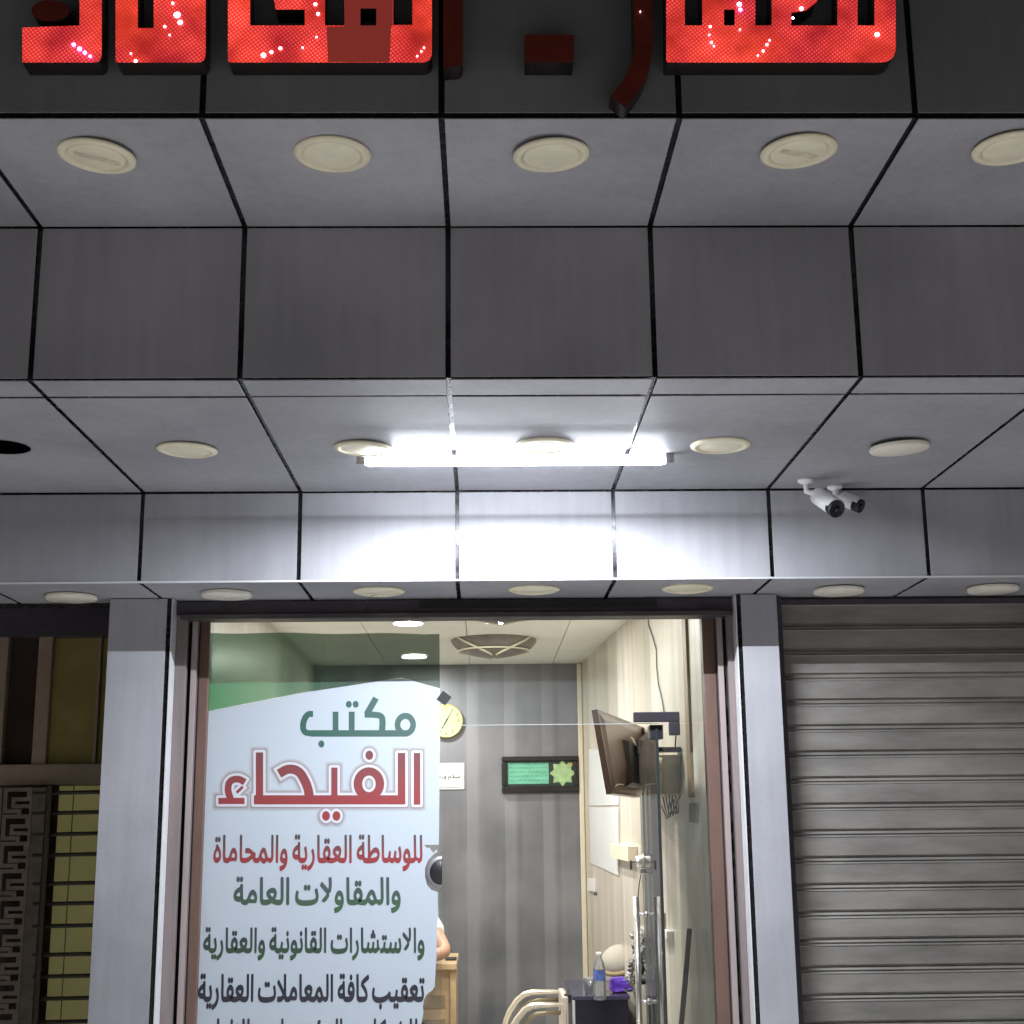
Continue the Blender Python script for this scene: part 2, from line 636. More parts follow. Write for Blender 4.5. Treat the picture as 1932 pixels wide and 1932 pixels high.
mb = MB()  # pale reflector tiles out of view, added to lift the soffits
k = 0
for i in range(-6, 7):
    for j in range(7):
        mb.box(i * 0.6 + 0.002, i * 0.6 + 0.598, 1.45 + j * 0.6 + 0.002, 1.45 + j * 0.6 + 0.598, 0.004, 0.024 + random.uniform(0, 0.0015), bev=0.0015)
tag(mb.build('bounce_apron', mat('bounce_tile', (0.74, 0.72, 0.69), 0.25, var=0.08, vscale=3)), 'unseen pale tiled apron added to bounce light onto the soffits', 'pavement', kind='structure')

# ------------------------------------------------------------------ building with its cladding
bld = thing('shop_building', 'grey panel clad shop building with stepped overhanging storeys and black joints', 'building', (0, YG, 0))
G = 0.0078     # half joint


def panel_rows(name, kind, fixed, lo, hi, mat_, joints=()):
    """flat cladding panels between the vertical joints; kind 'v' stands at y=fixed, 'h' hangs at z=fixed"""
    mb = MB()
    for a, b in zip(XS, XS[1:]):
        edges = [lo] + list(joints) + [hi]
        for c, d in zip(edges, edges[1:]):
            c2 = c + (G if c in joints else 0.0)
            d2 = d - (G if d in joints else 0.0)
            tilt = Matrix.Rotation(math.radians(random.uniform(-0.12, 0.12)), 3, 'X') @ Matrix.Rotation(math.radians(random.uniform(-0.12, 0.12)), 3, 'Z' if kind == 'v' else 'Y')
            if kind == 'v':
                mb.box(a + G, b - G, fixed, fixed + 0.004, c2, d2, bev=0.0012, rot=tilt)
            else:
                mb.box(a + G, b - G, c2, d2, fixed, fixed + 0.004, bev=0.0012, rot=tilt)
    return mb.build(name, mat_, bld)


TOPZ = 3.95
M['panel_dark'] = mat('darker_panel', (0.225, 0.232, 0.236), 0.6, 0.0, spec=0.15, var=0.06, vscale=3.0, bump=0.03, bscale=4.5)  # same panel in a darker tone, for the upper fascia
mottle(M['panel_dark'])
panel_rows('upper_fascia', 'v', YA, Z1 + 0.018, TOPZ, M['panel_dark'])
panel_rows('upper_soffit', 'h', Z1, YA + 0.002, YC - 0.004, M['panel'])
panel_rows('middle_fascia', 'v', YC, Z2 + 0.009, Z1 - 0.004, M['panel'])
panel_rows('middle_soffit', 'h', Z2, YC + 0.002, YE - 0.006, M['panel'], joints=(3.9943,))
panel_rows('lower_fascia', 'v', YE, Z3 + 0.004, Z2 - 0.006, M['panel'])
panel_rows('lower_soffit', 'h', Z3, YE + 0.006, YG + 0.12, M['panel'])
mb = MB()      # black backing seen through the joints
t = 0.008
mb.box(XL, XR, YA + t, YC + 0.02, Z1 + t, TOPZ - 0.002)
mb.box(XL, XR, YC + t, YE + 0.02, Z2 + t, Z1 + 0.5)
mb.box(XL, XR, YE + t, YG + 0.3, Z3 + t, Z2 + 0.5)
mb.build('joint_backing', M['joint'], bld)
mb = MB()      # thin metal drip edge under the lower fascia
mb.box(XL, XR, YE - 0.003, YE + 0.008, Z3 - 0.003, Z3 + 0.0035)
mb.build('drip_edge', mat('dull_aluminium_edge', (0.6, 0.6, 0.62), 0.8), bld)
mb = MB()      # roof slab and the side and rear walls
mb.box(XL, XR, YA + 0.02, 12, TOPZ, TOPZ + 0.1)
mb.box(XL, XL + 0.15, YG + 0.4, 12, 0.0, TOPZ - 0.003)
mb.box(XR - 0.15, XR, YG + 0.4, 12, 0.0, TOPZ - 0.003)
mb.box(XL + 0.153, XR - 0.153, 11.8, 12, 0.0, TOPZ - 0.003)
mb.build('outer_wall', M['render'], bld)


def pillar(x0, x1, side):
    """clad pillar face with a return towards the shop opening and a black corner joint"""
    mb = MB()
    mb.box(x0, x1, YG, YG + 0.004, 0.0, Z3 - 0.004, bev=0.001)
    pl = mb.build('pillar', M['panel'], bld)
    mb = MB()
    if side > 0:
        mb.box(x0 + 0.004, x1 - 0.003, YG + 0.006, YG + 0.5, 0.0, Z3 - 0.002)
        mb.box(x1 - 0.003, x1 + 0.017, YG + 0.010, YG + 0.5, 0.0, Z3 - 0.002)
    else:
        mb.box(x0 + 0.003, x1 - 0.004, YG + 0.006, YG + 0.5, 0.0, Z3 - 0.002)
        mb.box(x0 - 0.017, x0 + 0.003, YG + 0.010, YG + 0.5, 0.0, Z3 - 0.002)
    mb.build('pillar_core', M['joint'], pl)


pillar(P0, P1, 1)
pillar(P2, P3, -1)
# rails: white return, grey brown guide, slot, pale guide, red brown frame
for s in (-1, 1):
    e = P1 + 0.017 if s < 0 else P2 - 0.017
    q = (lambda a, b: (e + a, e + b)) if s < 0 else (lambda a, b: (e - b, e - a))
    wr = 0.050 if s < 0 else 0.030
    mb = MB()
    mb.box(*q(0.0003, 0.005), YG + 0.004, YG + 0.3, 0.05, Z3 - 0.003)
    mb.build('white_return', M['white_alu'], bld)
    mb = MB()
    mb.box(*q(0.0055, wr), YG + 0.085, YG + 0.12, 0.05, Z3 - 0.003, bev=0.002)
    mb.box(*q(wr + 0.012, wr + 0.035), YG + 0.118, YG + 0.155, 0.05, Z3 - 0.07, bev=0.002)
    gr = mb.build('shutter_guide', M['rail_mauve'], bld)
    mb = MB()
    mb.box(*q(wr + 0.0145, wr + 0.0365), YG + 0.112, YG + 0.1175, 0.05, Z3 - 0.075, bev=0.001)
    mb.build('pale_lip', M['rail_pale'], gr)
    mb = MB()
    mb.box(*q(0.006, wr + 0.04), YG + 0.157, YG + 0.3, 0.05, Z3 - 0.004)
    mb.build('slot_back', M['black'], gr)
    if s > 0:      # ragged rubber ties in the slot
        mb = MB()
        mb.box(*q(wr + 0.0002, wr + 0.0035), YG + 0.1185, YG + 0.1315, 0.2, 2.35)
        z = 0.3
        while z < 2.2:
            mb.box(*q(wr + 0.001, wr + random.uniform(0.006, 0.012)), YG + 0.119, YG + 0.13, z, z + random.uniform(0.02, 0.07))
            z += random.uniform(0.05, 0.1)
        mb.build('rubber_strip', M['black'], gr)
    mb = MB()
    fr0 = wr + 0.0385
    fr1 = fr0 + (0.040 if s < 0 else 0.052)
    mb.box(*q(fr0, fr1), YG + 0.158, YG + 0.225, FLOOR, 2.452, bev=0.003)
    mb.build('door_jamb', M['red_frame'], bld)
    if s > 0:
        JR = q(fr0, fr1)[0]
    else:
        JL = q(fr0, fr1)[1]
# lintel: the rolled up shutter with its bottom bar
mb = MB()
mb.box(P1 + 0.02, P2 - 0.02, YG + 0.075, YG + 0.125, 2.457, Z3 - 0.004, bev=0.002)
lt = mb.build('lintel', M['dark_metal'], bld)
zb = at(800, 1166, y=YG + 0.06).z
mb = MB()
mb.box(P1 + 0.045, P2 - 0.028, YG + 0.045, YG + 0.15, zb, zb + 0.02, bev=0.002)
mb.build('bottom_bar', mat('grey_bottom_bar', (0.085, 0.075, 0.075), 0.45, 0.4, var=0.2), lt)
mb = MB()      # pressed ribs and a bow shaped relief in the bar above
a, b = at(790, 1146, y=YG + 0.0737), at(1240, 1146, y=YG + 0.0737)
mb.box(a.x, b.x, YG + 0.0738, YG + 0.0748, a.z - 0.004, a.z + 0.03)
for k in range(26):
    u = 1035 + k * 7.2
    a = at(u, 1143, y=YG + 0.0735)
    if k not in (5, 11, 12, 17, 22):
        mb.box(a.x, a.x + random.choice((0.006, 0.009, 0.005)), YG + 0.0735, YG + 0.076, a.z - 0.008, a.z + 0.012)
arc = [at(u, v, y=YG + 0.074) for u, v in ((812, 1143), (830, 1137), (855, 1129), (868, 1129), (890, 1136), (910, 1142))]
mb.tube(arc, 0.0025, 6)
mb.build('pressed_relief', mat('pressed_metal', (0.03, 0.028, 0.032), 0.5, 0.3), lt)
mb = MB()      # wall above the glass, hidden by the lintel
mb.box(P1 + 0.02, P2 - 0.02, YG + 0.152, YG + 0.3, 2.456, Z3 + 0.3)
mb.build('head_wall', M['render'], bld)

# ------------------------------------------------------------------ room behind the glass
mb = MB()
mb.box(-1.34, 1.1, YG + 0.13, YB + 0.1, 0.002, FLOOR)
mb.build('room_floor', M['floor_tile'], bld)
mb = MB()
mb.box(-1.22, 0.80, YB, YB + 0.1, FLOOR, ROOM_Z)
mb.build('back_wall', M['grey_wood'], bld)
mb = MB()
yf = YGL + 0.05
mb.hexa([(wallx(yf), yf, FLOOR), (wallx(yf) + 0.12, yf, FLOOR), (wallx(YB) + 0.12, YB, FLOOR), (wallx(YB), YB, FLOOR)],
        [(wallx(yf), yf, ROOM_Z), (wallx(yf) + 0.12, yf, ROOM_Z), (wallx(YB) + 0.12, YB, ROOM_Z), (wallx(YB), YB, ROOM_Z)])
mb.build('right_wall', M['cream_wood'], bld)
mb = MB()
mb.box(-1.32, -1.22, YGL + 0.05, YB + 0.1, FLOOR, ROOM_Z)
mb.build('left_wall', M['cream_wood'], bld)
mb = MB()      # corner bead where the cream wall meets the grey one
mb.box(wallx(YB) - 0.035, wallx(YB) - 0.001, YB - 0.03, YB - 0.001, FLOOR, ROOM_Z - 0.001, bev=0.006)
mb.build('corner_bead', M['beige'], bld)
mb = MB()      # ceiling tiles
xt = [-1.3 + 0.6 * k for k in range(5)]
yt = [YGL - 0.04 + 0.6 * k for k in range(9)]
for a, b in zip(xt, xt[1:]):
    for c, d in zip(yt, yt[1:]):
        mb.box(a + 0.0025, b - 0.0025, c + 0.0025, d - 0.0025, ROOM_Z + random.uniform(0, 0.0015), ROOM_Z + 0.02, bev=0.001)
cl = mb.build('room_ceiling', M['ceiling'], bld)
mb = MB()
mb.box(-1.34, 1.15, YGL - 0.04, YB + 0.1, ROOM_Z + 0.012, ROOM_Z + 0.05)
mb.build('tile_grid', mat('grid_grey', (0.4, 0.4, 0.38), 0.6), cl)
mb = MB()      # painted stand-in for a brown reflection on the cream wall
ya, yb = 6.22, 6.30
mb.hexa([(wallx(ya) - 0.012, ya, 1.72), (wallx(ya) - 0.001, ya, 1.72), (wallx(yb) - 0.001, yb, 1.72), (wallx(yb) - 0.012, yb, 1.72)],
        [(wallx(ya) - 0.012, ya, ROOM_Z - .001), (wallx(ya) - 0.001, ya, ROOM_Z - .001), (wallx(yb) - 0.001, yb, ROOM_Z - .001), (wallx(yb) - 0.012, yb, ROOM_Z - .001)])
mb.build('wall_reflection', M['brown_reflection'], bld)

# ------------------------------------------------------------------ glass front
gf = thing('glass_shopfront', 'clear frameless glass front with fixed left pane, transom and slim side pane', 'shop window', (0, YGL, FLOOR))
xe = at(833, 1600, y=YGL).x
zt = at(1060, 1366, y=YGL).z
xh = at(1240, 1370, y=YGL).x
ztop = 2.47
mb = MB()
mb.box(JL + 0.002, xe, YGL, YGL + 0.01, FLOOR, zt - 0.003)
mb.build('side_pane', M['glass'], gf)
mb = MB()
mb.box(JL + 0.002, JR - 0.002, YGL + 0.0005, YGL + 0.0105, zt, ztop)
tp = mb.build('transom_pane', M['glass'], gf)
mb = MB()
mb.box(xe, xh + 0.01, YGL - 0.0005, YGL + 0.0115, zt - 0.0025, zt - 0.0004)
mb.build('pane_edge', mat('bright_glass_edge', (0.40, 0.43, 0.43), 0.3), tp)
mb = MB()
mb.box(xh + 0.02, JR - 0.002, YGL, YGL + 0.01, FLOOR, zt - 0.003)
mb.build('slim_pane', M['glass'], gf)
mb = MB()      # angled black patch fitting above the door pivot
a, b = at(1195, 1344, y=YGL), at(1283, 1387, y=YGL)
zm = at(1240, 1362, y=YGL).z
c = at(1263, 1387, y=YGL)
mb.box(a.x, b.x, YGL - 0.012, YGL + 0.022, zm, a.z, bev=0.003)
mb.box(c.x, b.x, YGL - 0.0118, YGL + 0.0218, b.z, zm - 0.0005, bev=0.003)
mb.build('patch_fitting', mat('dark_patch_metal', (0.035, 0.032, 0.04), 0.45, 0.4, var=0.2), gf)
mb = MB()      # lock keeper at the pane's edge: round black body with a pale metal ring
lc = at(833, 1645, y=YGL)
mb.lathe([(0, -0.02), (0.043, -0.02), (0.046, -0.016), (0.046, 0.024), (0, 0.024)], lc, (0, 1, 0), 36)
for v in mb.bm.verts:
    v.co.x = min(v.co.x, xe + 0.001)
lk = mb.build('lock_keeper', M['black'], gf)
mb = MB()
mb.lathe([(0.047, -0.012), (0.062, -0.012), (0.062, 0.02), (0.047, 0.02), (0.047, -0.012)], lc, (0, 1, 0), 36)
for v in mb.bm.verts:
    v.co.x = min(v.co.x, xe + 0.0015)
mb.build('lock_ring', mat('grey_ring', (0.35, 0.34, 0.37), 0.4, 0.6), lk)

# door leaf, swung 90 degrees into the room
dr = thing('glass_door', 'frameless glass door swung open into the room, with tall steel pull handles', 'door', (xh, YGL + 0.03, FLOOR))
L0, L1 = YGL + 0.03, YGL + 0.91
mb = MB()
mb.hexa([(xh - 0.005, L0, FLOOR + .01), (xh + 0.005, L0, FLOOR + .01), (xh + 0.030, L1, FLOOR + .01), (xh + 0.020, L1, FLOOR + .01)],
        [(xh - 0.005, L0, zt - .01), (xh + 0.005, L0, zt - .01), (xh + 0.030, L1, zt - .01), (xh + 0.020, L1, zt - .01)])
mb.build('leaf', M['glass_green'], dr)
mb = MB()
mb.box(xh - 0.006, xh + 0.006, L0 - 0.006, L0 - 0.0005, FLOOR + .01, zt - .01)
mb.build('leaf_edge', M['glass_edge'], dr)
mb = MB()
mb.box(xh - 0.028, xh + 0.028, L0 + 0.002, L0 + 0.075, zt - 0.062, zt - 0.004, bev=0.004)
mb.build('top_pivot', mat('pivot_metal', (0.05, 0.05, 0.06), 0.35, 0.6), dr)


def leafx(y):
    return xh + (y - L0) / (L1 - L0) * 0.025


yh = 6.47
xm = leafx(yh)
zs1, zs2 = at(1212, 1725, y=yh).z, at(1212, 1890, y=yh).z
zh1 = at(1190, 1692, y=yh).z
hd = None
for s in (-1, 1):
    mb = MB()
    x = xm + s * 0.052
    mb.tube([(x, yh, zh1 - 0.85), (x, yh, zh1)], 0.0135, 16)
    o = mb.build('pull_handle', M['steel'], dr)
    mb = MB()
    for z in (zs1, zs2):
        mb.tube([(xm + s * 0.006, yh, z), (x - s * 0.012, yh, z)], 0.008, 12)
        mb.tube([(xm + s * 0.006, yh, z), (xm + s * 0.012, yh, z)], 0.013, 12)
    mb.build('standoff', M['steel'], o)
mb = MB()
yl = 6.60
ll = Vector((leafx(yl), yl, at(1204, 1626, y=yl).z))
mb.lathe([(0, -0.04), (0.024, -0.04), (0.027, -0.034), (0.027, -0.008), (0.036, -0.006), (0.036, 0.006), (0.027, 0.008), (0.027, 0.034), (0.024, 0.04), (0, 0.04)], ll, (1, 0, 0), 24)
mb.box(ll.x - 0.022, ll.x + 0.022, ll.y - 0.028, ll.y + 0.028, ll.z - 0.055, ll.z - 0.028, bev=0.004)
mb.build('lock', M['steel'], dr)
mb = MB()      # key in the lock
mb.tube([(ll.x - 0.04, yl, ll.z), (ll.x - 0.058, yl, ll.z)], 0.003, 6)
mb.box(ll.x - 0.066, ll.x - 0.056, yl - 0.011, yl + 0.011, ll.z - 0.035, ll.z + 0.006, bev=0.002)
mb.build('key', M['dark_metal'], dr)


# ------------------------------------------------------------------ flat shapes and lettering
def shape(loops, y, depth=0.0, name='shape'):
    """filled outline (holes by overlap) given as loops of (x, z); returns a mesh standing at plane y, thickness going back"""
    cu = bpy.data.curves.new('c', 'CURVE')
    cu.dimensions = '2D'
    cu.fill_mode = 'BOTH'
    cu.extrude = depth / 2
    for lp in loops:
        s = cu.splines.new('POLY')
        s.points.add(len(lp) - 1)
        for q, (x, z) in zip(s.points, lp):
            q.co = (x, z, 0, 1)
        s.use_cyclic_u = True
    o = bpy.data.objects.new('tmp', cu)
    me = bpy.data.meshes.new_from_object(o)
    bpy.data.objects.remove(o)
    bpy.data.curves.remove(cu)
    me.transform(Matrix.Translation((0, y + depth / 2, 0)) @ Matrix.Rotation(math.pi / 2, 4, 'X'))
    return me


def px(pts, y):
    return [(at(u, v, y=y).x, at(u, v, y=y).z) for u, v in pts]


def join_meshes(name, mes):
    bm = bmesh.new()
    for me in mes:
        bm.from_mesh(me)
        bpy.data.meshes.remove(me)
    out = bpy.data.meshes.new(name)
    bm.to_mesh(out)
    bm.free()
    return out


def rounded(pts, radii, n=7):
    """round the corners of a closed polygon"""
    out = []
    N_ = len(pts)
    for i, p in enumerate(pts):
        r = radii.get(i, 0)
        p = Vector(p)
        if not r:
            out.append(tuple(p))
            continue
        a = Vector(pts[i - 1])
        b = Vector(pts[(i + 1) % N_])
        da, db = (a - p).normalized(), (b - p).normalized()
        p0, p2 = p + da * r, p + db * r
        for k in range(n + 1):
            s = k / n
            out.append(tuple(p0 * (1 - s) ** 2 + p * 2 * s * (1 - s) + p2 * s * s))
    return out


def ellipse(cx, cy, rx, ry, n=28):
    return [(cx + rx * math.cos(2 * math.pi * k / n), cy + ry * math.sin(2 * math.pi * k / n)) for k in range(n)]


def stroke(pts, wd, grow=0.0, ends=True, smooth=3):
    pts = [Vector(p) for p in pts]
    for _ in range(smooth):      # corner cutting
        if len(pts) < 3:
            break
        q = [pts[0]]
        for a, b in zip(pts, pts[1:]):
            q += [a * 0.75 + b * 0.25, a * 0.25 + b * 0.75]
        q.append(pts[-1])
        pts = q
    if ends and grow:
        pts[0] = pts[0] + (pts[0] - pts[1]).normalized() * grow
        pts[-1] = pts[-1] + (pts[-1] - pts[-2]).normalized() * grow
    h = wd / 2 + grow
    lft, rgt = [], []
    for i, p in enumerate(pts):
        t_ = (pts[min(i + 1, len(pts) - 1)] - pts[max(i - 1, 0)]).normalized()
        n_ = Vector((-t_.y, t_.x))
        lft.append(tuple(p + n_ * h))
        rgt.append(tuple(p - n_ * h))
    return lft + rgt[::-1]


def pieces_mesh(pieces, grow, conv, y, step=0.00004):
    """union of letter pieces, each a hair in front of the last so that no faces coincide"""
    mes = []
    for i, pc in enumerate(pieces):
        k = pc[0]
        if k == 'r':
            x0, y0, x1, y1 = pc[1:]
            lp = [rounded([(x0 - grow, y0 - grow), (x1 + grow, y0 - grow), (x1 + grow, y1 + grow), (x0 - grow, y1 + grow)], {j: min(6 + grow, 20) for j in range(4)} if grow else {})]
        elif k == 's':
            lp = [stroke(pc[1], pc[2], grow)]
        elif k == 'd':
            lp = [ellipse(pc[1], pc[2], pc[3] + grow, pc[4] + grow)]
        elif k == 'o':
            lp = [ellipse(pc[1], pc[2], pc[3] + grow, pc[4] + grow), ellipse(pc[1], pc[2], max(1, pc[5] - grow), max(1, pc[6] - grow))]
        lp = [px([conv(*q) for q in l], y) for l in lp]
        mes.append(shape(lp, y - i * step))
    return join_meshes('letters', mes)


FORMS = {'ا': 0xfe8d, 'ب': 0xfe8f, 'ة': 0xfe93, 'ت': 0xfe95, 'ح': 0xfea1, 'خ': 0xfea5, 'د': 0xfea9, 'ر': 0xfead, 'س': 0xfeb1, 'ش': 0xfeb5, 'ط': 0xfec1, 'ع': 0xfec9, 'ف': 0xfed1, 'ق': 0xfed5, 'ك': 0xfed9, 'ل': 0xfedd, 'م': 0xfee1, 'ن': 0xfee5, 'ه': 0xfee9, 'و': 0xfeed, 'ؤ': 0xfe85, 'ي': 0xfef1, 'ض': 0xfebd, 'ص': 0xfeb9}


def shaped(s):
    """joined Arabic letter forms in the order they stand from left to right"""
    out, prev, i = [], False, 0
    while i < len(s):
        ch = s[i]
        if ch == ' ':
            out.append(' ')
            prev = False
        elif ch == 'ل' and s[i + 1:i + 2] == 'ا':
            out.append(chr(0xfefb + (1 if prev else 0)))
            prev = False
            i += 1
        else:
            b = FORMS[ch]
            nxt = i + 1 < len(s) and s[i + 1] != ' '
            if ch in 'ادروؤة':
                out.append(chr(b + (1 if prev else 0)))
                prev = False
            else:
                out.append(chr(b + ((3 if nxt else 1) if prev else (2 if nxt else 0))))
                prev = nxt
        i += 1
    return ''.join(reversed(out))


def glyph_mesh(txt, offset):
    cu = bpy.data.curves.new('f', 'FONT')
    cu.body = txt
    cu.offset = offset
    o = bpy.data.objects.new('f', cu)
    COL.objects.link(o)
    bpy.context.view_layer.update()
    dg = bpy.context.evaluated_depsgraph_get()
    src = o.evaluated_get(dg).to_curve(dg)
    loops = []
    for sp in src.splines:
        bz = sp.bezier_points
        lp = []
        for i in range(len(bz)):
            a, b = bz[i], bz[(i + 1) % len(bz)]
            p0, p1, p2, p3 = a.co, a.handle_right, b.handle_left, b.co
            for k in range(5):
                t_ = k / 5
                q = p0 * (1 - t_) ** 3 + p1 * 3 * t_ * (1 - t_) ** 2 + p2 * 3 * t_ * t_ * (1 - t_) + p3 * t_ ** 3
                if not lp or (abs(lp[-1][0] - q.x) + abs(lp[-1][1] - q.y)) > 1e-5:
                    lp.append((q.x, q.y))
        if len(lp) > 2:
            loops.append(lp)
    o.evaluated_get(dg).to_curve_clear()
    bpy.data.objects.remove(o)
    bpy.data.curves.remove(cu)
    area = lambda l: sum(l[i - 1][0] * l[i][1] - l[i][0] * l[i - 1][1] for i in range(len(l))) / 2
    big = area(max(loops, key=lambda l: abs(area(l))))
    outer = [l for l in loops if area(l) * big > 0]
    holes = [l for l in loops if area(l) * big < 0]

    def inside(p, l):
        r = False
        for i in range(len(l)):
            (x1, y1), (x2, y2) = l[i - 1], l[i]
            if (y1 > p[1]) != (y2 > p[1]) and p[0] < (x2 - x1) * (p[1] - y1) / (y2 - y1) + x1:
                r = not r
        return r
    mes = []
    for i, l in enumerate(outer):
        grp = [l] + [h for h in holes if inside(h[0], l)]
        c2 = bpy.data.curves.new('c', 'CURVE')
        c2.dimensions = '2D'
        c2.fill_mode = 'BOTH'
        c2.offset = offset
        for g_ in grp:
            s2 = c2.splines.new('POLY')
            s2.points.add(len(g_) - 1)
            for q, (x, z) in zip(s2.points, g_):
                q.co = (x, z, 0, 1)
            s2.use_cyclic_u = True
        o2 = bpy.data.objects.new('tmp', c2)
        m2 = bpy.data.meshes.new_from_object(o2)
        bpy.data.objects.remove(o2)
        bpy.data.curves.remove(c2)
        m2.transform(Matrix.Translation((0, 0, i * 0.00003)))
        mes.append(m2)
    return join_meshes('glyph', mes)


def advance(ch):
    def right(s):
        me = glyph_mesh(s, 0)
        r = max(v.co.x for v in me.vertices)
        bpy.data.meshes.remove(me)
        return r
    return right(ch + '\ufe8d') - right('\ufe8d')


ADV = {}


def text_line(s, u0, u1, vtop, vbase, y, bold=0.03, arabic=True, spacew=0.18):
    """one line of lettering filling u0..u1, its tallest stem from vtop down to the baseline vbase, on plane y"""
    g = shaped(s) if arabic else s
    x, mes, stems = 0.0, [], 0.0
    for i, ch in enumerate(g):
        if ch == ' ':
            x += spacew
            continue
        if ch not in ADV:
            ADV[ch] = advance(ch)
        me = glyph_mesh(ch, 0)
        me.transform(Matrix.Translation((x, 0, (i % 3) * 0.0003)))
        if ch in '\ufe8d\ufe8e':
            stems = max(stems, max(v.co.y for v in me.vertices))
        if bold:      # a heavier stroke: the outline laid over itself, shifted a little each way
            for k_, (dx_, dz_) in enumerate(((-1, 0), (1, 0), (-0.7, 0.7), (0.7, 0.7), (-0.7, -0.7), (0.7, -0.7), (0, 1), (0, -1))):
                m3 = me.copy()
                m3.transform(Matrix.Translation((dx_ * bold * 0.62, dz_ * bold, 0.00003 * (k_ + 1))))
                mes.append(m3)
        mes.append(me)
        x += ADV[ch]
    me = join_meshes('text', mes)
    if not stems:
        stems = max(v.co.y for v in me.vertices)
    xa = min(v.co.x for v in me.vertices)
    xb = max(v.co.x for v in me.vertices)
    A, Bq, T = at(u0, vbase, y=y), at(u1, vbase, y=y), at((u0 + u1) / 2, vtop, y=y)
    sx = (Bq.x - A.x) / (xb - xa)
    zb_ = (A.z + Bq.z) / 2
    sz = (T.z - zb_) / stems
    sl_ = (Bq.z - A.z) / (Bq.x - A.x) * 0
    for v in me.vertices:
        X, Y, Z = v.co
        v.co = (A.x + (X - xa) * sx, y - Z, A.z + (Bq.z - A.z) * ((X - xa) / (xb - xa)) + Y * sz)
    return me


# ------------------------------------------------------------------ window sticker
YS = YGL - 0.0025
stk = thing('window_sticker', 'large white vinyl poster with green and red Arabic lettering, torn along its right edge', 'sticker', (at(600, 1932, y=YS).x, YS, FLOOR))
C3 = lambda x, y: ((380 + x / 2.452) / 1.01346, (1170 + y / 2.452) / 1.01346)
edge_r = [(830, 1299), (830, 1400), (829, 1500), (828, 1585), (828, 1594), (800, 1594), (806, 1600), (810, 1599), (815, 1606), (818, 1609), (823, 1603),
          (826, 1606), (817, 1613), (808, 1623), (802, 1638), (802, 1655), (806, 1670), (814, 1679), (826, 1683), (826, 1700), (827, 1724), (825, 1745), (824, 1790), (822, 1830), (820, 1862),
          (816, 1868), (806, 1875), (800, 1886), (798, 1898), (799, 1910), (795, 1932)]
edge_r += [(792, 1960), (790, 2060), (788, 2300)]
edge_l = [(352, 2300), (368, 1932), (380, 1640), (394, 1342)]
zlo, zhi = at(600, 1932, y=YS).z, at(600, 1290, y=YS).z
M['vinyl'] = ramp_mat('white_vinyl', [(0, (0.44, 0.49, 0.545)), (1, (0.45, 0.50, 0.55))], 2, zlo, zhi, 0.35, translucent=0.07)
link_mesh('vinyl_sheet', shape([px([(394, 1342), (572, 1307), (757, 1279)] + edge_r + edge_l[:-1], YS)], YS), M['vinyl'], stk)
gl0, gl1 = at(395, 1300, y=YS).x, at(830, 1300, y=YS).x
M['film'] = ramp_mat('tinted_film', [(0, (0.02, 0.30, 0.11)), (0.35, (0.06, 0.17, 0.10)), (0.7, (0.075, 0.095, 0.085)), (1, (0.08, 0.085, 0.085))], 0, gl0, gl1, 0.4, transp=0.46)


def film_fix(m):
    """tinted see-through film: the transparent part keeps a pale green grey"""
    N, L = m.node_tree.nodes, m.node_tree.links
    tr = [n for n in N if n.type == 'BSDF_TRANSPARENT'][0]
    for l in list(tr.inputs[0].links):
        L.remove(l)
    tr.inputs[0].default_value = (0.44, 0.53, 0.46, 1)


film_fix(M['film'])
top = [(393, 1194)] + [(393 + k * 27.3, 1194 + 3.2 * math.sin(k * 0.9) * 0.4 + k * 0.12) for k in range(1, 16)] + [(829, 1196)]
link_mesh('tinted_film', shape([px(top + [(830, 1298.3), (757, 1278.3), (572, 1306.3), (394, 1341.3)], YS)], YS), M['film'], stk)

C5 = lambda x, y: ((380 + x / 4.025) / 1.01346, (1300 + y / 4.025) / 1.01346)
maktab = [('r', 862, 387, 1600, 437), ('o', 1590, 345, 82, 92, 38, 44), ('s', [(1364, 140), (1293, 265)], 48),
          ('s', [(1277, 267), (1345, 267), (1410, 275), (1416, 330), (1408, 411)], 48), ('r', 1155, 245, 1200, 411), ('r', 1031, 245, 1075, 411),
          ('s', [(880, 262), (835, 262), (800, 330), (808, 405), (868, 412)], 46), ('d', 1155, 188, 23, 26), ('d', 1208, 188, 23, 26), ('d', 944, 493, 23, 27)]
fayha = [('r', 425, 888, 1590, 958), ('r', 1655, 562, 1705, 960), ('r', 1532, 562, 1590, 940), ('o', 1310, 800, 118, 128, 52, 64),
         ('d', 1313, 580, 30, 36), ('r', 1020, 675, 1068, 930), ('s', [(618, 722), (690, 680), (775, 700), (825, 790), (845, 850), (852, 910)], 70),
         ('r', 440, 558, 496, 930), ('r', 152, 908, 352, 955), ('s', [(355, 788), (305, 758), (235, 775), (222, 850), (245, 915)], 52),
         ('s', [(292, 868), (340, 822)], 22), ('d', 980, 1047, 30, 37), ('d', 1060, 1047, 30, 37)]
zz = lambda v: at(600, v, y=YS).z
M['ink_green'] = ramp_mat('green_ink', [(0, (0.027, 0.090, 0.069)), (1, (0.051, 0.102, 0.090))], 0, at(570, 1380, y=YS).x, at(790, 1380, y=YS).x)
M['ink_red'] = ramp_mat('red_ink', [(0, (0.252, 0.033, 0.036)), (0.35, (0.216, 0.039, 0.042)), (1, (0.141, 0.045, 0.045))], 2, zz(1525), zz(1420))
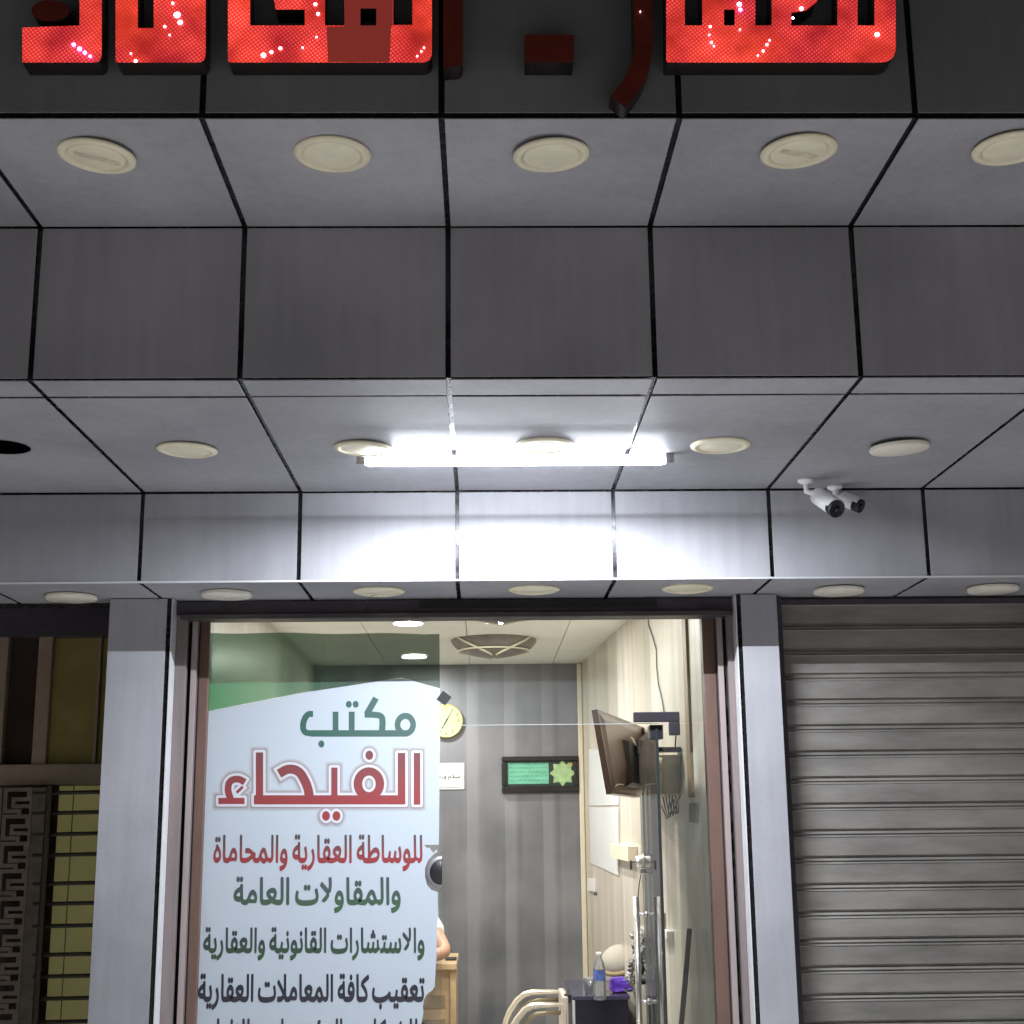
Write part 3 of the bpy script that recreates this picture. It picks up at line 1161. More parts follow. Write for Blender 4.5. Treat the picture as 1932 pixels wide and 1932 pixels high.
M['ink_line3'] = ramp_mat('red_to_grey_ink', [(0, (0.252, 0.030, 0.033)), (0.35, (0.228, 0.036, 0.039)), (0.8, (0.096, 0.051, 0.054)), (1, (0.072, 0.060, 0.060))], 2, zz(1632), zz(1578))
M['ink_line4'] = ramp_mat('green_to_grey_ink', [(0, (0.045, 0.096, 0.045)), (0.5, (0.048, 0.078, 0.066)), (1, (0.060, 0.072, 0.078))], 2, zz(1712), zz(1660))
M['ink_line5'] = ramp_mat('dark_green_ink', [(0, (0.033, 0.072, 0.036)), (0.5, (0.033, 0.051, 0.045)), (1, (0.036, 0.042, 0.048))], 2, zz(1800), zz(1755))
M['ink_dark'] = ramp_mat('dark_slate_ink', [(0, (0.030, 0.027, 0.039)), (1, (0.018, 0.018, 0.027))], 2, zz(1890), zz(1840))
M['halo1'] = mat('halo_outer_ink', (0.405, 0.42, 0.445), 0.5)
M['halo2'] = mat('halo_middle_ink', (0.35, 0.345, 0.36), 0.5)
M['halo3'] = mat('halo_inner_ink', (0.27, 0.235, 0.25), 0.5)
M['outline'] = mat('white_outline_ink', (0.53, 0.53, 0.57), 0.45)
link_mesh('word_green', pieces_mesh(maktab, 0, C5, YS - 0.0005), M['ink_green'], stk)
for nm, gr_, mt_, off in (('halo', 46, 'halo1', 0.0006), ('halo', 37, 'halo2', 0.0013), ('halo', 29, 'halo3', 0.002), ('white_outline', 20, 'outline', 0.0027), ('word_red', 0, 'ink_red', 0.0034)):
    link_mesh(nm, pieces_mesh(fayha, gr_, C5, YS - off), M[mt_], stk)
yt_ = YS - 0.0006
link_mesh('text_line', text_line('للوساطة العقارية والمحاماة', 402, 797, 1577, 1626, yt_, 0.03), M['ink_line3'], stk)
link_mesh('text_line', text_line('والمقاولات العامة', 440, 756, 1657, 1705, yt_, 0.036), M['ink_line4'], stk)
link_mesh('text_line', text_line('والاستشارات القانونية والعقارية', 383, 801, 1752, 1796, yt_, 0.036), M['ink_line5'], stk)
link_mesh('text_line', text_line('تعقيب كافة المعاملات العقارية', 373, 801, 1840, 1888, yt_, 0.038), M['ink_dark'], stk)
link_mesh('text_line', text_line('للشركات والمؤسسات والافراد', 390, 788, 1924, 1974, yt_, 0.038), M['ink_dark'], stk)

# black square patch stuck on the transom
c = at(838, 1317, y=YGL - 0.004)
mb = MB()
mb.box(c.x - 0.022, c.x + 0.022, c.y - 0.003, c.y + 0.003, c.z - 0.022, c.z + 0.022, bev=0.001, rot=Matrix.Rotation(math.radians(38), 3, 'Y'))
tag(mb.build('black_patch', M['black']), 'small black square pad stuck cornerwise on the glass above the clock', 'pad')

# ------------------------------------------------------------------ sign letters on the upper fascia
DEP = 0.06
YF = YA - DEP - 0.012
LABEL = 'red illuminated Arabic sign letters'


def letter(label, loops, lit=True, extra=(), leds=(), group='red sign letters on the upper fascia', dim=None):
    base = at(sum(p[0] for p in loops[0]) / len(loops[0]), max(p[1] for p in loops[0]), y=YF)
    t_ = thing('sign_letter', label, 'sign letter', base, group)
    me = shape([px(l, YF) for l in loops], YF, DEP)
    front, back = bmesh.new(), bmesh.new()
    front.from_mesh(me)
    back.from_mesh(me)
    bmesh.ops.delete(front, geom=[f for f in front.faces if not (abs(f.normal.y) > 0.9 and f.calc_center_median().y < YF + 0.001)], context='FACES')
    bmesh.ops.delete(back, geom=[f for f in back.faces if abs(f.normal.y) > 0.9 and f.calc_center_median().y < YF + 0.001], context='FACES')
    mf, mbk = bpy.data.meshes.new('face'), bpy.data.meshes.new('side')
    front.to_mesh(mf)
    back.to_mesh(mbk)
    link_mesh('letter_face', mf, M['led'] if lit else M['acrylic_dim'], t_)
    link_mesh('letter_side', mbk, M['letter_side'], t_)
    for l in extra:
        link_mesh('unlit_face', shape([px(k, YF - 0.0008) for k in l], YF - 0.0008), M['acrylic_leak'], t_)
    for u, v, r, k in leds:
        mb = MB()
        p = at(u, v, y=YF - 0.002)
        mb.lathe([(0, -0.003), (r * 0.7, -0.002), (r, 0.0), (0, 0.001)], p, (0, 1, 0), 10)
        mb.build('led', M['purple_led'] if k else M['white_led'], t_)
    return t_


T = -70
letter('lit red sign letter at the left end of the row, open on its left side',
       [rounded([(42, 52), (150, 48), (150, T), (192, T), (192, 118), (42, 118)], {4: 16})],
       leds=[(139, 84, .004, 1), (150, 92, .005, 1), (160, 99, .004, 1), (170, 106, .003, 1)])
letter('lit red sign letter with one dark slot, second from the left end of the row',
       [rounded([(218, T), (260, T), (260, 53), (290, 53), (290, T), (388, T), (388, 118), (218, 118)], {6: 16, 7: 6})],
       leds=[(326, 6, .003, 0), (334, 28, .008, 0), (340, 42, .006, 0), (311, 50, .003, 0), (320, 66, .002, 0), (256, 115, .004, 0), (247, 101, .002, 0)])
letter('widest lit red sign letter, partly unlit around a small dark square',
       [rounded([(430, T), (472, T), (472, 48), (575, 48), (575, 18), (520, 18), (505, T), (613, T), (613, 48), (650, 48), (650, T), (742, T), (742, 47), (778, 47), (778, T), (815, T), (815, 118), (430, 118)], {16: 20, 17: 6}),
        [(680, 16), (710, 16), (710, 48), (680, 48)]],
       extra=[[[(651, -60), (741, -60), (741, 49), (738, 50), (735, 117), (619, 117), (616, 50), (650, 50)], [(680, 16), (710, 16), (710, 48), (680, 48)]]],
       leds=[(497, 104, .006, 0), (512, 98, .004, 0), (529, 91, .004, 0), (595, 8, .004, 0), (600, 26, .004, 0), (597, 70, .002, 0), (571, 90, .002, 0), (800, 90, .002, 0), (795, 97, .002, 0), (787, 106, .002, 0)])
letter('dim unlit brown red upright stem just right of the widest lit letter',
       [rounded([(836, T), (873, T), (873, 125), (836, 128)], {2: 14})], lit=False)
letter('small unlit brown red square dot between the dim stem and the curved tail',
       [[(990, 65), (1083, 66), (1082, 118), (991, 118)]], lit=False)
letter('dim unlit brown red letter with a tail curving down to the left',
       [stroke([(1213, T), (1213, 40), (1216, 95), (1200, 150), (1166, 192)], 36)], lit=False, leds=[(1208, 22, .0012, 0)])
letter('lit red sign letter at the right end of the row with several dark slots',
       [rounded([(1257, T), (1292, T), (1292, 48), (1325, 48), (1325, T), (1425, T), (1425, 48), (1456, 48), (1456, T), (1560, T), (1541, 4), (1520, 20), (1493, 24), (1493, 48), (1580, 48), (1580, T), (1618, T), (1618, 48), (1650, 48), (1650, T), (1690, T), (1690, 118), (1257, 118)], {21: 30, 22: 5}),
        [(1366, 18), (1386, 18), (1386, 48), (1366, 48)]],
       leds=[(1395, 8, .006, 0), (1397, 18, .004, 1), (1512, 16, .005, 0), (1496, 34, .003, 0), (1655, 65, .006, 0), (1340, 50, .003, 0), (1338, 66, .002, 0), (1342, 80, .003, 0), (1347, 87, .002, 0), (1430, 105, .002, 0), (1440, 96, .003, 0), (1447, 84, .003, 0), (1452, 76, .002, 0), (1396, 56, .002, 0)])
letter('dark unlit round sign dot above the leftmost red letter',
       [ellipse(95, 20, 36, 20)], lit=False)


# ------------------------------------------------------------------ downlights
def downlight(u, v, z, label, group, tilt=(0, 0), drop=0.0, plain=False, crack=False, hole=False, wire=False):
    p = at(u, v, z=z)
    t_ = thing('downlight', label, 'downlight', p, group)
    R = Matrix.Rotation(math.radians(tilt[0]), 3, 'X') @ Matrix.Rotation(math.radians(tilt[1]), 3, 'Y')
    ax = R @ Vector((0, 0, -1))
    o = p + Vector((0, 0, -drop))
    if hole:
        mb = MB()
        mb.lathe([(0.094, 0.0004), (0.10, 0.0012), (0.0945, 0.0016), (0.094, 0.0004)], p, (0, 0, -1), 40)
        mb.build('rim', M['panel'], t_)
        mb = MB()
        mb.lathe([(0, 0.0008), (0.0935, 0.0008)], p, (0, 0, -1), 40)  # flush black disc; the hole's shade is put into its colour
        mb.build('opening', M['hole_shade'], t_)
        return t_
    mb = MB()
    if plain:
        mb.lathe([(0.099, -0.002), (0.1, 0.008), (0.096, 0.0125), (0.0, 0.0150)], o, ax, 44)
        mb.build('lens', M['lamp_plain'], t_)
        return t_
    mb.lathe([(0.097, -0.004), (0.102, 0.000), (0.1010, 0.0045), (0.088, 0.0095), (0.0805, 0.0085), (0.0785, 0.0025), (0.070, -0.003)], o, ax, 48)
    mb.build('ring', M['lamp_cream'], t_)
    mb = MB()
    mb.lathe([(0.0745, -0.003), (0.0745, 0.0045), (0.071, 0.0060), (0.0, 0.0068)], o, ax, 40)
    ln = mb.build('lens', M['lamp_lens'], t_)
    if crack:
        mb = MB()
        e = [o + ax * 0.0074 + R @ Vector((dx, dy, 0)) for dx, dy in ((-0.050, -0.034), (-0.02, -0.020), (0.02, -0.006), (0.058, 0.022), (0.046, 0.040), (0.010, 0.020), (-0.026, 0.004), (-0.056, -0.012))]
        mb.face(e)
        mb.build('smudge', mat('lens_smudge', (0.71, 0.645, 0.48), 0.6, var=0.25, vscale=30), ln)
    if wire:
        mb = MB()
        mb.tube([o + Vector((-0.01, 0.05, -0.006)), o + Vector((-0.03, 0.0, -0.02)), o + Vector((-0.05, -0.02, -0.05)), o + Vector((-0.06, -0.03, -0.075))], 0.0013, 6)
        mb.build('wire', M['cable'], t_)
    return t_


M['hole_shade'] = mat('painted_void', (0.001, 0.001, 0.001), 1.0, spec=0.0)
gA = 'cream downlights in the upper soffit'
downlight(183, 291, Z1, 'cream ringed downlight with a dark smudge, leftmost in the upper soffit', gA, (1.5, 4), 0.004, crack=True)
downlight(627, 289, Z1, 'clean cream ringed downlight below the widest lit red letter', gA, (0.5, 1), 0.002)
downlight(1040, 288, Z1, 'cream ringed downlight hanging loose in the upper soffit under the small square dot', gA, (2.5, -3), 0.006)
downlight(1507, 283, Z1, 'cream ringed downlight with a diagonal stain, under the right end letter', gA, (2, -3), 0.003, crack=True)
downlight(1908, 277, Z1, 'cream ringed downlight cut off by the right border of the photo, upper soffit', gA, (2, -2), 0.003)
gD = 'downlights in the middle soffit'
downlight(3, 843, Z2, 'empty black round downlight hole at the left border of the middle soffit', gD, hole=True)
downlight(353, 846, Z2, 'cream downlight between the empty hole and the glowing tube lamp', gD, (1.5, 2), 0.004)
downlight(686, 843, Z2, 'white ringed downlight at the left end of the glowing tube', gD, (2, 3), 0.005)
downlight(1028, 839, Z2, 'scuffed ringed downlight directly above the middle of the glowing tube', gD, (0.5, 0), 0.001, crack=True)
downlight(1359, 839, Z2, 'cream ringed downlight just right of the glowing tube', gD, (0.5, 0), 0.001)
downlight(1696, 838, Z2, 'plain cream disc downlight hanging low above the security cameras', gD, (2.5, -3), 0.010, plain=True)
gF = 'downlights in the lowest soffit above the shop doors'
downlight(135, 1123, Z3, 'pale downlight above the yellow barred window, leftmost of the lowest soffit', gF, (0, 0), 0.006, plain=True)
downlight(428, 1118, Z3, 'pale downlight above the tinted top of the window sticker', gF, (0, 0), 0.005, plain=True)
downlight(715, 1114, Z3, 'cream downlight with a loose wire hanging out, lowest soffit', gF, (0, 0), 0.002, wire=True)
downlight(1008, 1111, Z3, 'cream downlight of the lowest soffit above the open glass door', gF, (0, 0), 0.001)
downlight(1297, 1109, Z3, 'cream ringed downlight of the lowest soffit next to the right pillar', gF, (0, 0), 0.001)
downlight(1582, 1110, Z3, 'plain pale disc downlight above the left side of the roller shutter', gF, (0, 0), 0.007, plain=True)
downlight(1873, 1107, Z3, 'plain pale disc downlight above the roller shutter near the right border', gF, (0, 0), 0.006, plain=True)

# ------------------------------------------------------------------ tube lamp
ta, tb = at(690, 871, z=Z2 - 0.024), at(1254, 869, z=Z2 - 0.024)
tub = thing('tube_lamp', 'glowing white tube lamp fixed under the middle soffit', 'lamp', ((ta.x + tb.x) / 2, ta.y, Z2))
yt2, zt2 = ta.y, Z2 - 0.024
mb = MB()
mb.tube([(ta.x, yt2, zt2), (tb.x, yt2, zt2)], 0.0135, 48)
mb.build('glowing_tube', M['tube'], tub)
mb = MB()      # added flat emitter under the tube, tipped streetward to shape its light
zs_, tl_ = zt2 - 0.0146, 0.12
mb.face([(ta.x + 0.01, yt2 - 0.003, zs_ + 0.003 * tl_), (tb.x - 0.01, yt2 - 0.003, zs_ + 0.003 * tl_), (tb.x - 0.01, yt2 + 0.003, zs_ - 0.003 * tl_), (ta.x + 0.01, yt2 + 0.003, zs_ - 0.003 * tl_)])
mb.build('aimed_emitter', M['strip'], tub)
mb = MB()  # backing added to block the emitter's upward light
q_ = [(ta.x + 0.004, yt2 - 0.0034, zs_ + 0.0034 * tl_ + 0.0002), (tb.x - 0.004, yt2 - 0.0034, zs_ + 0.0034 * tl_ + 0.0002), (tb.x - 0.004, yt2 + 0.0034, zs_ - 0.0034 * tl_ + 0.0002), (ta.x + 0.004, yt2 + 0.0034, zs_ - 0.0034 * tl_ + 0.0002)]
mb.hexa(q_, [(x, y, z + 0.0009) for x, y, z in q_])
mb.build('emitter_shield', M['white_alu'], tub)
mb = MB()
mb.box(ta.x - 0.03, tb.x + 0.03, yt2 - 0.004, yt2 + 0.004, Z2 - 0.0095, Z2 - 0.0015, bev=0.001)
mb.build('batten', mat('lamp_batten', (0.55, 0.55, 0.58), 0.4, 0.2), tub)
for xx in (ta.x - 0.016, tb.x + 0.016):
    mb = MB()
    mb.box(xx - 0.0155, xx + 0.0155, yt2 - 0.012, yt2 + 0.012, zt2 - 0.0105, Z2 - 0.0005, bev=0.003)
    mb.build('end_cap', mat('grey_end_cap', (0.30, 0.28, 0.30), 0.5), tub)


# ------------------------------------------------------------------ bullet cameras
def bullet(ub, vb, us, vs, ue, ve, rad, label, dy):
    b = at(ub, vb, z=Z2)
    t_ = thing('security_camera', label, 'camera', b, 'white bullet security cameras')
    s = at(us, vs, y=b.y - 0.01)
    e = at(ue, ve, y=b.y - dy)
    ax = (e - s).normalized()
    mb = MB()
    mb.lathe([(0, 0), (0.030, 0.0), (0.031, 0.006), (0.024, 0.013), (0.012, 0.018), (0, 0.02)], b, (0, 0, -1), 24)
    mb.build('base', M['white_plastic'], t_)
    mb = MB()
    k = Vector((b.x, b.y, b.z - 0.015))
    mb.tube([k, k + Vector((0.001, 0, -0.03)), s + Vector((-0.010, 0.005, 0.012)), s - ax * 0.01, s + ax * 0.012], [0.012, 0.011, 0.012, 0.013, 0.012], 12)
    mb.build('arm', M['white_plastic'], t_)
    ln = (e - s).length
    mb = MB()
    mb.lathe([(0, 0.0), (rad * 0.8, 0.001), (rad, 0.008), (rad, ln - 0.03), (0, ln - 0.03)], s, ax, 28)
    bd = mb.build('body', M['white_plastic'], t_)
    mb = MB()
    mb.lathe([(0, ln - 0.032), (rad * 1.04, ln - 0.032), (rad * 1.06, ln - 0.004), (rad * 0.95, ln), (rad * 0.85, ln - 0.004), (0, ln - 0.004)], s, ax, 28)
    fr = mb.build('front_ring', M['black'], t_)
    mb = MB()
    mb.lathe([(0, ln - 0.0035), (rad * 0.45, ln - 0.0035), (rad * 0.3, ln + 0.001), (0, ln + 0.003)], s, ax, 20)
    mb.build('eye', mat('dark_lens', (0.01, 0.01, 0.02), 0.05), fr)
    # visor: half shell above the body
    side = ax.cross(Vector((0, 0, 1))).normalized()
    upv = side.cross(ax).normalized()
    mb = MB()
    n = 14
    for r0, r1 in ((rad * 1.12, rad * 1.22),):
        rings = []
        for q in (0.012, ln - 0.012):
            o_, i_ = [], []
            for j in range(n + 1):
                a = math.radians(12 + 156 * j / n)
                d = side * math.cos(a) + upv * math.sin(a)
                i_.append(mb.bm.verts.new(s + ax * q + d * r0))
                o_.append(mb.bm.verts.new(s + ax * q + d * r1))
            rings.append((i_, o_))
        (i0, o0), (i1, o1) = rings
        for j in range(n):
            for f in ((o0[j], o0[j + 1], o1[j + 1], o1[j]), (i0[j + 1], i0[j], i1[j], i1[j + 1]), (i0[j], i0[j + 1], o0[j + 1], o0[j]), (i1[j + 1], i1[j], o1[j], o1[j + 1])):
                mb.bm.faces.new(f)
        mb.bm.faces.new((i0[0], o0[0], o1[0], i1[0]))
        mb.bm.faces.new((i0[n], i1[n], o1[n], o0[n]))
    mb.build('visor', M['white_plastic'], t_)


bullet(1520, 905, 1541, 935, 1580, 962, 0.031, 'white bullet camera hanging nearer the front, turned lower to the right', 0.13)
bullet(1575, 917, 1584, 940, 1626, 956, 0.026, 'white bullet camera behind the other, closer to the fascia and slimmer', 0.06)

# ------------------------------------------------------------------ roller shutter of the next shop
rs = thing('roller_shutter', 'closed grey galvanised roller shutter of the neighbouring shop', 'shutter', (2.2, YG + 0.11, 0))
ys = YG + 0.105
zr = at(1700, 1268, y=ys).z
pt = 0.1035
x0s, x1s = P3 + 0.012, XR - 0.2
prof = [(0.0, -0.001), (0.003, 0.0095), (0.009, 0.0098), (0.0200, -0.0022), (0.0206, 0.0045), (0.0238, 0.0048), (0.0320, -0.0032), (0.0355, 0.0), (0.068, -0.001)]
mb = MB()
k0 = -int((Z3 + 0.1 - zr) / pt) - 1
lines = []
for k in range(k0, 40):
    for tt, yy in prof:
        z = zr - k * pt - tt
        if z < 0.01 or z > Z3 + 0.02:
            continue
        lines.append((z, ys + yy + random.uniform(-0.0002, 0.0002)))
va = [mb.bm.verts.new((x0s, y, z)) for z, y in lines]
vm = [mb.bm.verts.new(((x0s + x1s) / 2, y, z)) for z, y in lines]
vb = [mb.bm.verts.new((x1s, y, z)) for z, y in lines]
for i in range(len(lines) - 1):
    mb.bm.faces.new((va[i], va[i + 1], vm[i + 1], vm[i]))
    mb.bm.faces.new((vm[i], vm[i + 1], vb[i + 1], vb[i]))
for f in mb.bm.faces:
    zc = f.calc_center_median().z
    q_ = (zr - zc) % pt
    if 0.0125 < q_ < 0.0200 or 0.0245 < q_ < 0.0320:  # upward ridge slopes painted paler, as if catching the lamp
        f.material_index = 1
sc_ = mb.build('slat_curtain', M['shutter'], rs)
sc_.data.materials.append(mat('lit_ridge', (0.50, 0.485, 0.46), 0.45, 0.2, var=0.2, vscale=6))
mb = MB()
mb.box(P3 + 0.006, P3 + 0.032, ys - 0.045, ys - 0.006, 0.0, Z3 - 0.004, bev=0.002)
mb.build('guide_rail', M['dark_metal'], rs)
mb = MB()
mb.box(x0s, x1s, ys + 0.03, ys + 0.05, 0.0, Z3 + 0.01)
mb.build('backing', M['render'], rs)
mb = MB()
mb.box(x0s + 0.022, x1s, ys - 0.012, ys - 0.003, Z3 - 0.034, Z3 - 0.010, bev=0.002)
mb.build('head_trim', M['dark_metal'], rs)

# ------------------------------------------------------------------ left neighbour: window and grille
YW = 6.15


def wbox(mb, u0, u1, v0, v1, y0, y1, bev=0.0):
    a, b = at((u0 + u1) / 2, v0, y=y0), at((u0 + u1) / 2, v1, y=y0)
    l, r = at(u0, (v0 + v1) / 2, y=y0), at(u1, (v0 + v1) / 2, y=y0)
    mb.box(l.x, r.x, y0, y1, b.z, a.z, bev)


nw = thing('neighbour_window', 'brown framed window with yellow lower panes and dark upper panes left of the pillar', 'window', (-2.0, YW, 0.2))
mb = MB()
wbox(mb, -420, 300, 1443, 1482, YW - 0.03, YW + 0.05, 0.004)
wbox(mb, 66, 93, 1200, 1443, YW - 0.02, YW + 0.05, 0.004)
wbox(mb, -12, 9, 1200, 1443, YW - 0.02, YW + 0.05, 0.004)
wbox(mb, 180, 186, 1200, 1443, YW - 0.012, YW + 0.05, 0.002)
wbox(mb, -110, -85, 1200, 1443, YW - 0.02, YW + 0.05, 0.004)
mb.build('frame', M['brown_frame'], nw)
mb = MB()
wbox(mb, 9, 66, 1200, 1443, YW + 0.02, YW + 0.03)
wbox(mb, -85, -12, 1200, 1443, YW + 0.02, YW + 0.03)
mb.build('dark_pane', M['dark_pane'], nw)
mb = MB()
wbox(mb, 93, 180, 1200, 1443, YW + 0.022, YW + 0.03)
wbox(mb, 186, 260, 1200, 1443, YW + 0.022, YW + 0.03)
mb.build('olive_pane', M['olive_pane'], nw)
mb = MB()
wbox(mb, 88, 300, 1482, 2300, YW + 0.02, YW + 0.03)
mb.build('yellow_pane', M['yellow_pane'], nw)
mb = MB()
wbox(mb, -420, 88, 1482, 2300, YW + 0.024, YW + 0.034)
mb.build('lower_dark_pane', M['dark_pane'], nw)
mb = MB()
mb.box(XL + 0.15, P0 - 0.002, YW - 0.06, YW + 0.12, at(100, 1203, y=YW).z, Z3 + 0.1)
mb.build('header', M['dark_metal'], nw)
mb = MB()
mb.box(XL + 0.15, P0 + 0.15, YW + 0.06, YW + 0.14, 0.0, Z3)
mb.build('back_board', M['dark_pane'], nw)

YI = YW - 0.075
gi = thing('window_grille', 'iron window grille with a Greek key strip and horizontal bars over yellow panes', 'grille', (-2.0, YI, 0.2))
mb = MB()
vbar = [1496, 1534, 1574, 1613, 1667, 1705, 1747, 1801, 1842, 1884, 1928, 1968]
for v in vbar:
    a, b = at(62, v + 1, y=YI), at(240, v - 3, y=YI)
    mb.tube([a, b], 0.0085, 8)
mb.build('bar', M['iron'], gi)
mb = MB()
a = at(94, 1500, y=YI - 0.012)
mb.box(a.x - 0.008, a.x + 0.008, YI - 0.022, YI - 0.009, 0.2, at(94, 1483, y=YI - 0.012).z)
mb.build('upright', M['iron'], gi)
mb = MB()
a = at(127, 1700, y=YI + 0.014)
mb.tube([(a.x - 0.0, YI + 0.016, 0.2), (a.x, YI + 0.016, at(127, 1483, y=YI + 0.014).z)], 0.0022, 6)
mb.build('wire', M['cable'], gi)
mb = MB()
b0, b1 = at(60, 1486, y=YI), at(88, 1486, y=YI)
mb.box(b0.x, b1.x, YI - 0.004, YI - 0.001 + 0.006, 0.2, b0.z)
mb.build('flat_bar', mat('dull_bronze_bar', (0.12, 0.095, 0.07), 0.6, var=0.3, vscale=15), gi)
mb = MB()      # Greek key: a square meander running down the strip
k0_, k1_ = at(12, 1490, y=YI), at(56, 1490, y=YI)
kx0, kx1 = k0_.x, k1_.x
kw = kx1 - kx0
bw = 0.0165
z = k0_.z
while z > 0.25:
    p = 0.112
    s_ = [(0.0, 0.0), (1.0, 0.0), (1.0, -0.36), (0.36, -0.36), (0.36, -0.62), (0.98, -0.62)]
    pts = [(kx0 + q[0] * kw, z + q[1] * p) for q in s_]
    pts2 = [(kx0, z), (kx0, z - 0.80 * p), (kx0 + 0.64 * kw, z - 0.80 * p), (kx0 + 0.64 * kw, z - p), (kx0, z - p)]
    for chain in (pts, pts2):
        for (xa, za), (xb, zb2) in zip(chain, chain[1:]):
            mb.box(min(xa, xb) - bw / 2, max(xa, xb) + bw / 2, YI - 0.006 + random.uniform(0, 0.0012), YI + 0.006, min(za, zb2) - bw / 2, max(za, zb2) + bw / 2)
    z -= p
mb.build('greek_key_strip', M['bronze'], gi)
mb = MB()
for u in (4, 61):
    q = at(u, 1486, y=YI)
    mb.box(q.x - 0.005, q.x + 0.005, YI - 0.0075, YI + 0.0075, 0.2, q.z)
mb.build('strip_border', M['bronze'], gi)

# ------------------------------------------------------------------ room ceiling fittings
for u, v, lb in ((770, 1177, 'lit downlight at the glass top, left of the two front ceiling lights'), (942, 1174, 'lit downlight at the glass top, right of the two front ceiling lights'), (781, 1240, 'lit downlight farther back, seen through the tinted film'), (960, 1040, 'added unseen ceiling light inside the glass front, brightening the cream wall')):
    p = at(u, v, z=ROOM_Z - 0.01) if v > 1100 else Vector((0.12, 6.75, ROOM_Z))  # the last one is unseen, added to brighten the cream side wall
    t_ = thing('ceiling_light', lb, 'ceiling light', (p.x, p.y, ROOM_Z), 'lit ceiling lights inside the shop')
    mb = MB()
    mb.lathe([(0.088, 0.0), (0.094, 0.004), (0.090, 0.010), (0.082, 0.010), (0.082, 0.0)], (p.x, p.y, ROOM_Z), (0, 0, -1), 32)
    mb.build('ring', M['white_plastic'], t_)
    mb = MB()
    mb.lathe([(0.0815, 0.008), (0.0, 0.0085)], (p.x, p.y, ROOM_Z), (0, 0, -1), 32)
    mb.build('diffuser', M['spot'], t_)

for (u, v, drop, R_, lb) in ((932, 1242, 0.115, 0.27, 'brown bowl ceiling fitting with cream straps hanging near the grey wall'), (945, 1174, 0.085, 0.25, 'brown bowl ceiling fitting half hidden by the lintel behind a lit downlight')):
    p = at(u, v, z=ROOM_Z - drop)
    t_ = thing('bowl_fitting', lb, 'ceiling fitting', (p.x, p.y, ROOM_Z), 'brown ceiling bowls')
    mb = MB()
    c = Vector((p.x, p.y, ROOM_Z))
    pr = [(R_ * math.sin(a), drop * math.cos(a)) for a in [math.radians(90 - 9 * k) for k in range(11)]]
    mb.lathe([(r if r > 1e-3 else 0, h - 0.004) for r, h in pr], c, (0, 0, -1), 40)
    mb.build('bowl', mat('brown_glass_bowl', (0.19, 0.17, 0.15), 0.45, var=0.25, vscale=12), t_)
    mb = MB()
    for a0 in (35, 145, 215, 325):
        pts = []
        for k in range(9):
            a = math.radians(90 - 8 * k)
            sw = math.radians(a0 + (k * 6 if a0 in (35, 215) else -k * 6))
            r, h = R_ * 1.012 * math.sin(a), drop * 1.02 * math.cos(a)
            pts.append(c + Vector((r * math.cos(sw), r * math.sin(sw), -h)))
        mb.tube(pts, 0.007, 6)
    pts = [c + Vector((R_ * 0.83 * math.cos(a), R_ * 0.83 * math.sin(a), -drop * 0.62)) for a in [math.radians(10 * k) for k in range(37)]]
    mb.tube(pts, 0.0055, 6)
    mb.build('strap', M['beige'], t_)

# ------------------------------------------------------------------ things on the back wall
yb_ = YB - 0.002
c = at(842, 1360, y=yb_ - 0.03)
clk = thing('wall_clock', 'round pale yellow wall clock beside the poster edge', 'clock', (c.x, yb_, c.z))
rr = at(874, 1360, y=yb_).x - c.x
mb = MB()
mb.lathe([(0, 0.0), (rr * 0.97, 0.0), (rr, 0.01), (rr, 0.03), (rr * 0.93, 0.036), (rr * 0.91, 0.03), (0, 0.03)], (c.x, yb_, c.z), (0, -1, 0), 48)
mb.build('case', mat('yellow_gold_rim', (0.45, 0.40, 0.16), 0.4, 0.2), clk)
mb = MB()
mb.lathe([(rr * 0.905, 0.0312), (0.0, 0.0312)], (c.x, yb_, c.z), (0, -1, 0), 48)
mb.build('dial', mat('yellow_dial', (0.47, 0.54, 0.27), 0.5, var=0.03), clk)
mes = []
for h in range(1, 13):
    a = math.radians(90 - 30 * h)
    me = glyph_mesh(str(h), 0.01)
    xs = [v.co.x for v in me.vertices]
    zs = [v.co.y for v in me.vertices]
    cx, cz = (min(xs) + max(xs)) / 2, (min(zs) + max(zs)) / 2
    s_ = rr * 0.24
    for v in me.vertices:
        X, Y, Z = v.co
        v.co = (c.x + rr * 0.74 * math.cos(a) + (X - cx) * s_, yb_ - 0.0322, c.z + rr * 0.74 * math.sin(a) + (Y - cz) * s_)
    mes.append(me)
link_mesh('numerals', join_meshes('numerals', mes), M['black'], clk)
mb = MB()
for ang, ln, wd, dy in ((30, 0.72, 0.0035, 0.034), (210, 0.55, 0.005, 0.0355)):
    a = math.radians(90 - ang)
    d = Vector((math.cos(a), 0, math.sin(a)))
    n = Vector((-d.z, 0, d.x))
    o_ = Vector((c.x, yb_ - dy, c.z))
    mb.face([o_ - d * rr * 0.12 - n * wd, o_ + d * rr * ln - n * wd * 0.4, o_ + d * rr * ln + n * wd * 0.4, o_ - d * rr * 0.12 + n * wd])
mb.build('hand', M['black'], clk)

